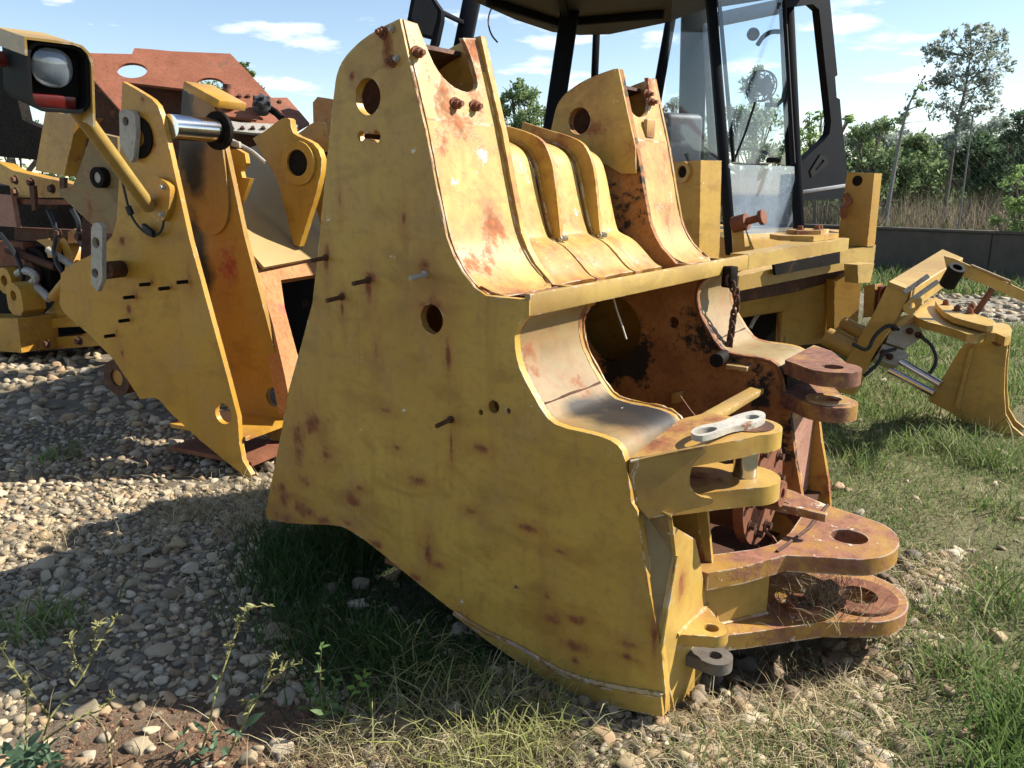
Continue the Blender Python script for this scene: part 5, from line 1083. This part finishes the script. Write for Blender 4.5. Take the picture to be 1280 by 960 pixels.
pts = scatter(DRY, 2600, lambda x, y: clump2(x, y)); P_.append(blades(pts, U(.03, .09, len(pts)), U(.003, .006, len(pts)), U(.2, .8, len(pts)), GREEN))
UNDER = poly([(870, 790), (1060, 775), (1085, 850), (935, 898), (850, 885)])
pts = scatter(DRY, 2100, lambda x, y: clump(x, y) & ~(inside(UNDER, x, y) & (RNG.random(x.shape) < .97))); P_.append(blades(pts, U(.05, .15, len(pts)), U(.0018, .0045, len(pts)), U(.8, 1.0, len(pts)), STRAWC, .85))
pts = scatter(MEADOW, 6000, lambda x, y: (y < 6) & clump2(x, y)); P_.append(blades(pts, U(.03, .10, len(pts)), U(.002, .004, len(pts)), U(.7, 1.0, len(pts)), STRAWC))
pts = scatter(STRAW, 700, lambda x, y: clump(x, y)); P_.append(blades(pts, U(.12, .30, len(pts)), U(.003, .0055, len(pts)), U(.55, 1.0, len(pts)), YGRASS*.85, .88))
pts = scatter(STRAW, 2600, lambda x, y: clump(x, y)); P_.append(blades(pts, U(.05, .15, len(pts)), U(.002, .004, len(pts)), U(.85, 1.0, len(pts)), STRAWC*.6, .8))
for (x, y, n, r, h) in ((240, 640, 380, .22, .12), (320, 622, 320, .16, .12), (310, 660, 220, .12, .14), (400, 950, 260, .07, .10), (60, 680, 60, .12, .2), (450, 935, 160, .10, .12), (880, 890, 300, .14, .12), (1010, 850, 300, .16, .12), (830, 940, 260, .10, .10), (180, 690, 120, .2, .1)):
    q = at_z(x, y); pts = np.array([q.x, q.y])+RNG.normal(0, r*.5, (n, 2)); P_.append(blades(pts, U(h*.5, h*1.3, n), U(.0018, .0035, n), U(.7, 1.0, n), STRAWC))
pts = scatter(GRAVEL, 900, lambda x, y: (y < 4.2) & (x > -3)); P_.append(blades(pts, U(.06, .20, len(pts)), U(.0018, .003, len(pts)), U(.9, 1.0, len(pts)), STRAWC))
a, b, c = merge(P_); np_mesh('dry_grass', a, b, 'grass_mat', tone=c, kind='stuff')
# straw caught on the lower hitch plate
n = 420; uu = RNG.normal(.44, .055, n); kk = RNG.normal(.70, .065, n); pp = np.array([FR.w(x, y, 0)[:2] for x, y in zip(uu, kk)])
a, b, c = blades(pp, U(.05, .14, n), U(.0015, .003, n), U(.85, 1, n), STRAWC*.75); a[:, 2] += .158-np.repeat(gh(pp[:, 0], pp[:, 1]), 7); np_mesh('straw_litter', a, b, 'grass_mat', tone=c, kind='stuff')

# ------------------------------------------------------------------ foreground weeds
def leaf(bm, p, d, nrm, L_, W_, fold=.15):
    d = Vector(d).normalized(); s_ = d.cross(Vector(nrm)).normalized(); nn = s_.cross(d)
    q = [bm.verts.new(Vector(p)+d*(L_*t)+s_*(W_*w*.5)+nn*(fold*W_*abs(w)-L_*.25*t*t)) for t, w in ((0, 0), (.3, 1), (.3, -1), (.65, .8), (.65, -.8), (1, 0), (.3, 0), (.65, 0))]
    for f in ((0, 1, 6), (0, 6, 2), (1, 3, 7, 6), (6, 7, 4, 2), (3, 5, 7), (7, 5, 4)): bm.faces.new([q[i] for i in f])
plain('stem_mat', (.17, .16, .055), .7); plain('stem_dry', (.32, .25, .12), .8)
def leaf_mat(name, c):
    k = NT(name); v = k.coord(); n = k.noise(v, 30, 3); cc = k.mix(k.ramp(n, .3, .7), c, tuple(x*.7 for x in c)); k.l(cc, k.b.inputs['Base Color']); k.b.inputs['Roughness'].default_value = .55
    t = k.n('ShaderNodeBsdfTranslucent'); k.l(cc, t.inputs[0]); m_ = k.n('ShaderNodeMixShader'); m_.inputs[0].default_value = .35; k.l(k.b.outputs[0], m_.inputs[1]); k.l(t.outputs[0], m_.inputs[2]); k.l(m_.outputs[0], k.out.inputs[0])
leaf_mat('weed_leaf', (.11, .19, .045)); leaf_mat('weed_leaf_bright', (.16, .28, .04)); leaf_mat('weed_leaf_blue', (.10, .17, .085)); leaf_mat('bud_mat', (.28, .27, .10))
rd = random.Random(5)
def weed(label, paths, lmat, base, stem='stem_mat', r=.0032, leaves=(), buds=0, small=0, rosette=0, rl=.06):
    b0 = at_z(*base); t_ = thing('weed', label, 'weed', b0); Yp = b0.y; P3 = lambda x, y, dy=0: at_y(x, y, Yp+dy)
    bm = bmesh.new()
    for pth in paths:
        c3 = [P3(x, y, .03*math.sin(i*1.3)) for i, (x, y) in enumerate(chaikin(pth, 2))]; n = len(c3); tube(c3, [r*(1-.65*i/n) for i in range(n)], 6, bm=bm)
    obj('stem', bm, stem, t_)
    bm = bmesh.new(); c_ = 0
    for pth in paths:
        cp_ = chaikin(pth, 2)
        for i in range(small):
            j = rd.randint(len(cp_)//4, len(cp_)-1); q = P3(*cp_[j], .03*math.sin(j*1.3)); leaf(bm, q, (rd.uniform(-1, 1), rd.uniform(-1, 1), rd.uniform(.0, .9)), (0, -.4, 1), rd.uniform(.012, .03), rd.uniform(.004, .009)); c_ += 1
        for i in range(buds):
            j = rd.randint(int(len(cp_)*.62), len(cp_)-1); q = P3(*cp_[j], .03*math.sin(j*1.3)); d = Vector((rd.uniform(-1, 1), rd.uniform(-.6, .6), rd.uniform(.2, 1))).normalized(); cyl(q, q+d*rd.uniform(.010, .02), .0035, 6, bm=bm, r1=.0015); c_ += 1
    if c_: obj('buds' if buds else 'leaflets', bm, 'bud_mat' if buds else lmat, t_, kind='stuff')
    else: bm.free()
    for (x, y, dx, dz, L_, W_) in leaves:
        bm = bmesh.new(); leaf(bm, P3(x, y), (dx, rd.uniform(-.5, .3), dz), (rd.uniform(-.3, .3), -.7, .8), L_, W_); obj('leaf', bm, lmat, t_)
    if rosette:
        bm = bmesh.new()
        for i in range(rosette):
            bx = base[0]+rd.uniform(-50, 50)*rl/.06*.6; by = base[1]+rd.uniform(-70, 12)*rl/.06*.6; leaf(bm, P3(bx, by, rd.uniform(-.08, .12)), (rd.uniform(-1, 1), rd.uniform(-1, .6), rd.uniform(-.1, .9)), (rd.uniform(-.4, .4), -.5, 1), rd.uniform(.5, 1.1)*rl, rd.uniform(.2, .45)*rl)
        o_ = obj('foliage', bm, lmat, t_); o_['kind'] = 'stuff'
    return t_
weed('tall thin weed with a drooping seeded tip rising from the red soil', [[(250, 945), (262, 905), (268, 870), (280, 835), (292, 800), (300, 775), (310, 762), (325, 757), (343, 758)], [(283, 826), (284, 815), (288, 808)], [(296, 790), (297, 780), (296, 776)]], 'weed_leaf_blue', (250, 945), buds=9, small=5, leaves=[(258, 915, -.6, .5, .05, .014), (268, 872, .5, .7, .035, .012), (275, 850, -.5, .6, .03, .01)], rosette=10, rl=.045)
weed('branched weed with pale seed heads leaning right beside the tall thin weed', [[(283, 948), (300, 915), (312, 888), (330, 862), (346, 844), (362, 832), (376, 829)], [(331, 861), (337, 840), (340, 828), (346, 822)], [(312, 888), (309, 878)]], 'weed_leaf_blue', (283, 948), buds=12, small=4, leaves=[(304, 908, .9, .8, .07, .024), (300, 918, -.6, .5, .05, .016), (322, 875, -.3, .8, .03, .01)], rosette=8, rl=.045)
weed('sprawling leafy weed with bare branching stems at the lower left edge', [[(40, 975), (55, 920), (62, 895), (100, 852), (118, 815), (132, 790), (146, 771)], [(62, 895), (40, 868), (20, 840), (-2, 806)], [(104, 845), (92, 822), (88, 794)], [(55, 925), (100, 895), (130, 888), (142, 868)], [(120, 812), (118, 795), (122, 780)], [(30, 960), (34, 900), (33, 845)]], 'weed_leaf_blue', (40, 975), buds=6, small=10, rosette=90, rl=.06, stem='stem_mat')
weed('small bright green sprig standing in the shade before the big side plate', [[(428, 905), (434, 880), (444, 862), (452, 850), (456, 842)]], 'weed_leaf_bright', (428, 905), leaves=[(445, 860, -.9, .25, .030, .014), (448, 855, .9, .15, .032, .014), (452, 850, -.7, .6, .028, .012), (454, 846, .8, .6, .026, .012), (456, 843, 0, 1, .022, .010), (440, 866, .9, .1, .026, .012), (428, 905, .3, .9, .055, .012)])
weed('leafy yellow-green weed in deep shade left of the bright sprig', [[(405, 905), (402, 870), (400, 835), (402, 808)], [(405, 905), (415, 870), (420, 850)], [(404, 890), (388, 860)]], 'weed_leaf', (405, 905), small=24, rosette=26, rl=.04)
weed('bare dry twig standing among stones on the lower left', [[(140, 975), (136, 930), (128, 905), (115, 895)], [(136, 930), (150, 905), (152, 895)], [(137, 945), (146, 925)]], 'weed_leaf', (140, 975), stem='stem_dry', r=.004)
# ------------------------------------------------------------------ wall and chain-link fence
k = NT('concrete'); v = k.coord(); n1 = k.noise(v, 2.2, 7, .65); n2 = k.noise(v, 30, 5, .6); st_ = k.noise(k.coord(scale=(3, 3, .35)), 3, 5, .6)
c_ = k.mix(k.ramp(n1, .3, .7), (.105, .088, .068), (.062, .053, .043)); c_ = k.mix(k.ramp(st_, .5, .75, 0, .5), c_, (.05, .05, .046)); c_ = k.mix(k.ramp(n2, .6, .8, 0, .4), c_, (.22, .21, .19))
k.l(c_, k.b.inputs['Base Color']); k.b.inputs['Roughness'].default_value = .92; k.bump(n2, .4, .01)
plain('galv_wire', (.16, .165, .17), .6, .3); plain('post_grey', (.19, .19, .18), .8)
W0 = Vector((1.2, 20.6, 0)); W1 = Vector((11.6, 8.39, 0)); wd2 = (W1-W0).normalized(); wn2 = Vector((wd2.y, -wd2.x, 0)); WL = (W1-W0).length
wt = .79
wl = thing('concrete_wall', 'low dark weathered concrete wall crossing behind the machines on the right', 'wall', (W0+W1)/2)
npan = 8
for i in range(npan):
    a = W0+wd2*(WL*i/npan); b = W0+wd2*(WL*(i+1)/npan-.012)
    obj('wall_panel', rbox((a+b)/2+Vector((0, 0, wt/2-.1)), b-a, wn2*.14, Vector((0, 0, wt+.2)), .012, seg=1), 'concrete', wl)
obj('coping', rbox((W0+W1)/2+Vector((0, 0, wt+.024)), W1-W0, wn2*.2, Vector((0, 0, .045)), .01, seg=1), 'concrete', wl)
fnc = thing('wire_fence', 'chain-link wire fence on thin posts standing behind the low wall', 'fence', (W0+W1)/2-wn2*.3)
FB = W0-wn2*.30; zlo, zhi = .55, 2.62
for i in range(4):
    p = FB+wd2*(WL*(i+.1)/3.6); obj('fence_post', cyl(p, p+Vector((0, 0, zhi+.05)), .014, 8), 'post_grey', fnc)
for z in (zlo, zhi): obj('strand_wire', tube([FB+wd2*(WL*t)+Vector((0, 0, z-.03*math.sin(t*21.9)**2)) for t in np.linspace(0, 1, 30)], .004, 4), 'galv_wire', fnc)
vv, ff = [], []; h_ = zhi-zlo; stp = .13
for sgn in (1, -1):
    for i in range(int((WL+h_)/stp)):
        s0 = i*stp-h_ if sgn > 0 else i*stp
        ta, tb = (0, h_)
        a = FB+wd2*(s0 if sgn > 0 else s0)+Vector((0, 0, zlo)); b = a+wd2*(h_*sgn)+Vector((0, 0, h_))
        base = len(vv)
        for p in (a, b):
            for j in range(3): ang = 2*math.pi*j/3; q = p+wn2*(.0006*math.cos(ang))+Vector((0, 0, 1))*(.0006*math.sin(ang)); vv.append(q[:])
        for j in range(3): j2 = (j+1) % 3; ff.append([base+j, base+j2, base+3+j2, base+3+j])
o = np_mesh('wire_mesh', np.array(vv)-np.array(fnc.location), np.array(ff), 'galv_wire', parent=fnc)
o['kind'] = 'stuff'

# ------------------------------------------------------------------ trees and bushes
attr_mat('foliage_mat', .6, .45, .05, 6)
rusty('bark', (.10, .082, .062), (.17, .145, .115), amt=.1); plain('bark_grey', (.23, .22, .20), .85, scale=8)
LEAFC = {'mid': [[.085, .125, .035], [.065, .10, .028], [.11, .15, .045]], 'dark': [[.045, .075, .024], [.055, .09, .03], [.035, .06, .02]], 'pale': [[.13, .165, .06], [.16, .185, .075], [.10, .14, .05]], 'silver': [[.15, .18, .10], [.18, .205, .125], [.11, .14, .075]], 'bright': [[.12, .18, .04], [.15, .21, .05], [.10, .15, .035]]}
def leaves_mesh(C_, R_, dens, size, cols, flat=.8, shell=.55):
    VV, TT = [], []
    for (c, r) in zip(C_, R_):
        n = max(12, int(dens*r*r)); d = RNG.normal(0, 1, (n, 3)); d /= np.linalg.norm(d, axis=1)[:, None]
        rr = r*(RNG.uniform(0, 1, n)**shell)*RNG.uniform(.65, 1.12, n); p = np.array(c)+d*rr[:, None]*np.array([1, 1, flat])
        a = RNG.normal(0, 1, (n, 3)); a /= np.linalg.norm(a, axis=1)[:, None]; b = np.cross(a, RNG.normal(0, 1, (n, 3))); b /= np.linalg.norm(b, axis=1)[:, None]
        s_ = size*RNG.uniform(.6, 1.35, n)[:, None]; w = s_*.42
        VV.append(np.stack([p-a*s_*.5, p+b*w*.5, p+a*s_*.5, p-b*w*.5], 1).reshape(-1, 3))
        cc = np.array(cols)[RNG.integers(0, len(cols), n)]*RNG.uniform(.72, 1.28, (n, 1))*RNG.uniform(.82, 1.2); TT.append(np.repeat(cc, 4, 0))
    V_ = np.concatenate(VV); return V_, np.arange(len(V_)).reshape(-1, 4), np.concatenate(TT)
def tree(name, label, cat, base, s, clumps, kind, trunk=None, r0=.08, size=.12, dens=1500, bark='bark', group=None, limbs=True, spread=6, shell=.55):
    """base and clumps are (px, py) in the photograph at distance s; every clump is split in smaller ones spread in depth"""
    b = at_s(base[0], base[1], s); b.z = -.02
    t_ = thing(name, label, cat, b, 0, group); rr = random.Random(int(base[0]*7+base[1])); P3 = lambda x, y: at_y(x, y, b.y)
    C_, R_, ends = [], [], []
    for (x, y, r) in clumps:
        c = P3(x, y); R0 = r*s/F_PX; c = c+Vector((0, rr.uniform(-.6, .6)*R0, 0)); ends.append((c, R0))
        for i in range(spread):
            d = Vector((rr.gauss(0, 1), rr.gauss(0, 1), rr.gauss(0, 1))).normalized()*R0*rr.uniform(.45, .95); d.z *= .8
            C_.append((c+d)[:]); R_.append(R0*rr.uniform(.28, .55))
        C_.append(c[:]); R_.append(R0*.6)
    bm = bmesh.new()
    tp = [P3(*q) for q in chaikin(trunk, 2)] if trunk else [b, b.lerp(ends[0][0], .5)+Vector((.1, .05, 0)), ends[0][0]]
    tp[0] = b.copy(); tp[0].z = -.1
    n = len(tp); tube(tp, [r0*(1-.78*i/(n-1)) for i in range(n)], 8, bm=bm); obj('trunk', bm, bark, t_)
    if limbs:
        bm = bmesh.new()
        for (c, R0) in ends:
            j = min(range(n), key=lambda i: (tp[i]-c).length+max(0, tp[i].z-c.z)*2); a = tp[max(0, j-1)]
            tube([a, a.lerp(c, .5)+Vector((rr.uniform(-.1, .1)*R0, rr.uniform(-.1, .1)*R0, .12*R0)), c], [r0*.34, r0*.22, r0*.08], 6, bm=bm)
            for i in range(4): d = Vector((rr.gauss(0, 1), rr.gauss(0, 1), rr.gauss(.3, 1))).normalized()*R0*.85; tube([c.lerp(a, .25), c+d*.5, c+d], [r0*.14, r0*.09, r0*.03], 5, bm=bm)
        obj('limbs', bm, bark, t_)
    V_, F_, T_ = leaves_mesh(C_, R_, dens*2.6, size*.56, LEAFC[kind], shell=shell)
    np_mesh('crown', V_-np.array(b), F_, 'foliage_mat', parent=t_, tone=T_)
    return t_
for k_ in LEAFC: LEAFC[k_] = [[q_[0]*2.15, q_[1]*2.05, q_[2]*3.0] for q_ in LEAFC[k_]]  # leaf colours paled and blued to stand in for distance haze
GB = 'bushes growing behind the low wall'
tree('slender_tree', 'tall slender tree with a feathery windswept crown behind the low wall', 'tree', (1176, 292), 16.5, [(1198, 150, 20), (1176, 132, 20), (1218, 122, 26), (1238, 135, 18), (1168, 100, 20), (1192, 95, 28), (1224, 88, 28), (1242, 104, 20), (1182, 66, 22), (1208, 62, 26), (1238, 62, 22), (1250, 45, 12), (1230, 38, 12), (1212, 38, 12), (1190, 42, 12), (1164, 62, 12), (1256, 84, 12), (1188, 178, 12)], 'silver', trunk=[(1176, 292), (1183, 250), (1190, 200), (1197, 150), (1207, 110), (1213, 70)], r0=.052, size=.16, dens=330, bark='bark', spread=12, shell=.9)
tree('leaning_tree', 'thin grey leaning tree trunk with few leaves left of the slender tree', 'tree', (1106, 285), 15.5, [(1142, 122, 12), (1150, 108, 10), (1138, 140, 11), (1152, 132, 9)], 'mid', trunk=[(1106, 285), (1116, 220), (1127, 165), (1134, 134), (1146, 112)], r0=.05, size=.13, dens=500, bark='bark_grey', spread=5, shell=.8)
tree('poplar_tree', 'tall loose green tree seen through the cab glass', 'tree', (935, 290), 19, [(942, 92, 14), (938, 115, 22), (920, 145, 28), (955, 150, 30), (935, 180, 40), (975, 190, 34), (900, 190, 34), (940, 225, 44), (980, 235, 40)], 'pale', r0=.14, size=.17, dens=900)
tree('poplar_tree', 'green tree showing in the gap between the two towers', 'tree', (652, 290), 20, [(640, 118, 20), (662, 124, 22), (628, 140, 20), (682, 142, 18), (655, 152, 32), (640, 190, 40), (690, 190, 36), (648, 104, 9)], 'mid', r0=.13, size=.18, dens=900)
tree('bush', 'dark rounded tree at the right edge behind the low wall', 'bush', (1290, 285), 14.5, [(1276, 150, 20), (1262, 170, 20), (1285, 185, 28), (1300, 150, 26), (1270, 205, 24), (1310, 200, 40)], 'dark', r0=.09, size=.15, dens=1100, group=GB)
tree('bush', 'light green near shrub at the right edge beside the low wall', 'bush', (1285, 300), 12.6, [(1270, 222, 18), (1285, 245, 26), (1262, 255, 18), (1275, 278, 18), (1250, 275, 12), (1300, 280, 30)], 'bright', r0=.05, size=.12, dens=1500, group=GB)
tree('bush', 'broad green bush right of the cab just behind the fence', 'bush', (1085, 288), 17, [(1075, 168, 20), (1100, 160, 24), (1090, 190, 34), (1065, 205, 26), (1112, 200, 30), (1080, 235, 36)], 'mid', r0=.08, size=.17, dens=1200, group=GB)
tree('bush', 'mid green bush between the leaning trunk and the slender tree', 'bush', (1145, 290), 18, [(1140, 176, 24), (1160, 190, 28), (1128, 205, 28), (1155, 222, 32), (1120, 235, 30)], 'mid', r0=.08, size=.18, dens=1100, group=GB)
tree('bush', 'dusky green bush just right of the slender trunk', 'bush', (1215, 290), 18.5, [(1205, 182, 24), (1228, 190, 28), (1195, 205, 28), (1245, 200, 30), (1220, 225, 34), (1250, 230, 30)], 'dark', r0=.08, size=.18, dens=1100, group=GB)
tree('bush', 'pale grey-green bush filling the far gap left of the leaning trunk', 'bush', (1075, 290), 20, [(1070, 180, 24), (1090, 172, 26), (1110, 176, 26), (1130, 182, 24), (1085, 210, 34), (1120, 215, 34), (1070, 240, 34)], 'silver', r0=.08, size=.2, dens=1000, group=GB)
tree('bush', 'pale grey-green bush filling the far gap right of the slender trunk', 'bush', (1220, 290), 21, [(1200, 170, 24), (1225, 165, 26), (1250, 172, 26), (1180, 180, 24), (1195, 210, 36), (1235, 210, 36), (1265, 200, 34)], 'silver', r0=.08, size=.2, dens=1000, group=GB)
tree('bush', 'yellow-green leafy bush showing through the rear cab window', 'bush', (1022, 290), 15.5, [(1012, 150, 12), (1028, 146, 10), (1010, 172, 20), (1035, 178, 18), (1015, 200, 26), (1058, 150, 8), (1045, 205, 24), (1062, 148, 5)], 'bright', r0=.07, size=.14, dens=900, group=GB)
tree('bush', 'grey-green bush behind the driver seat in the cab', 'bush', (850, 290), 20, [(842, 130, 18), (860, 150, 24), (830, 165, 26), (870, 190, 34), (835, 205, 34)], 'silver', r0=.1, size=.18, dens=900, group='trees behind the machines')
tree('tree', 'dark green tree behind the work lamp at the left edge', 'tree', (20, 300), 15, [(5, 120, 22), (-25, 130, 34), (18, 150, 24), (-5, 165, 34), (60, 165, 30), (112, 118, 9), (108, 132, 16), (90, 160, 26)], 'dark', r0=.12, size=.15, dens=1000, group='trees behind the machines')
tree('tree', 'green tree mostly hidden behind the rusty red hood', 'tree', (300, 300), 14, [(306, 84, 7), (314, 92, 6), (322, 110, 8), (262, 110, 26), (285, 120, 24), (300, 150, 40), (250, 160, 40), (335, 160, 24), (350, 190, 40)], 'mid', r0=.12, size=.14, dens=1000, group='trees behind the machines')
# dry tall grass behind the wall and the far wood along the horizon
BRN = np.array([[.26, .20, .14], [.20, .15, .11], [.30, .25, .16], [.17, .17, .09], [.24, .17, .13]])
P_ = []
pa = FB-wn2*.3; n = 15000; t = RNG.uniform(-.1, 1.05, n); dpt = RNG.uniform(0, 4.5, n); pts = np.array([(pa+wd2*(WL*a)-wn2*d)[:2] for a, d in zip(t, dpt)])
P_.append(blades(pts, RNG.uniform(.7, 1.75, n), RNG.uniform(.008, .018, n), RNG.uniform(.05, .55, n), BRN))
n = 5000; t = RNG.uniform(-.1, 1.05, n); dpt = RNG.uniform(0, 1.5, n); pts = np.array([(pa+wd2*(WL*a)-wn2*d)[:2] for a, d in zip(t, dpt)])
P_.append(blades(pts, RNG.uniform(.4, 1.3, n), RNG.uniform(.015, .03, n), RNG.uniform(.2, .8, n), GREEN*.9))
a, b, c = merge(P_); np_mesh('tall_dry_grass', a, b, 'grass_mat', tone=c, kind='stuff')
C_, R_ = [], []
for i in range(210):
    x = RNG.uniform(-34, 34); y = 27+RNG.uniform(0, 5)-abs(x)*.12; r = RNG.uniform(.7, 1.7); C_.append((x, y, RNG.uniform(.4, 2.2+.8*math.sin(x*.5)))); R_.append(r)
V_, F_, T_ = leaves_mesh(C_, R_, 330, .26, LEAFC['mid']+LEAFC['dark'], .9)
np_mesh('far_wood', V_, F_, 'foliage_mat', tone=T_, kind='stuff')
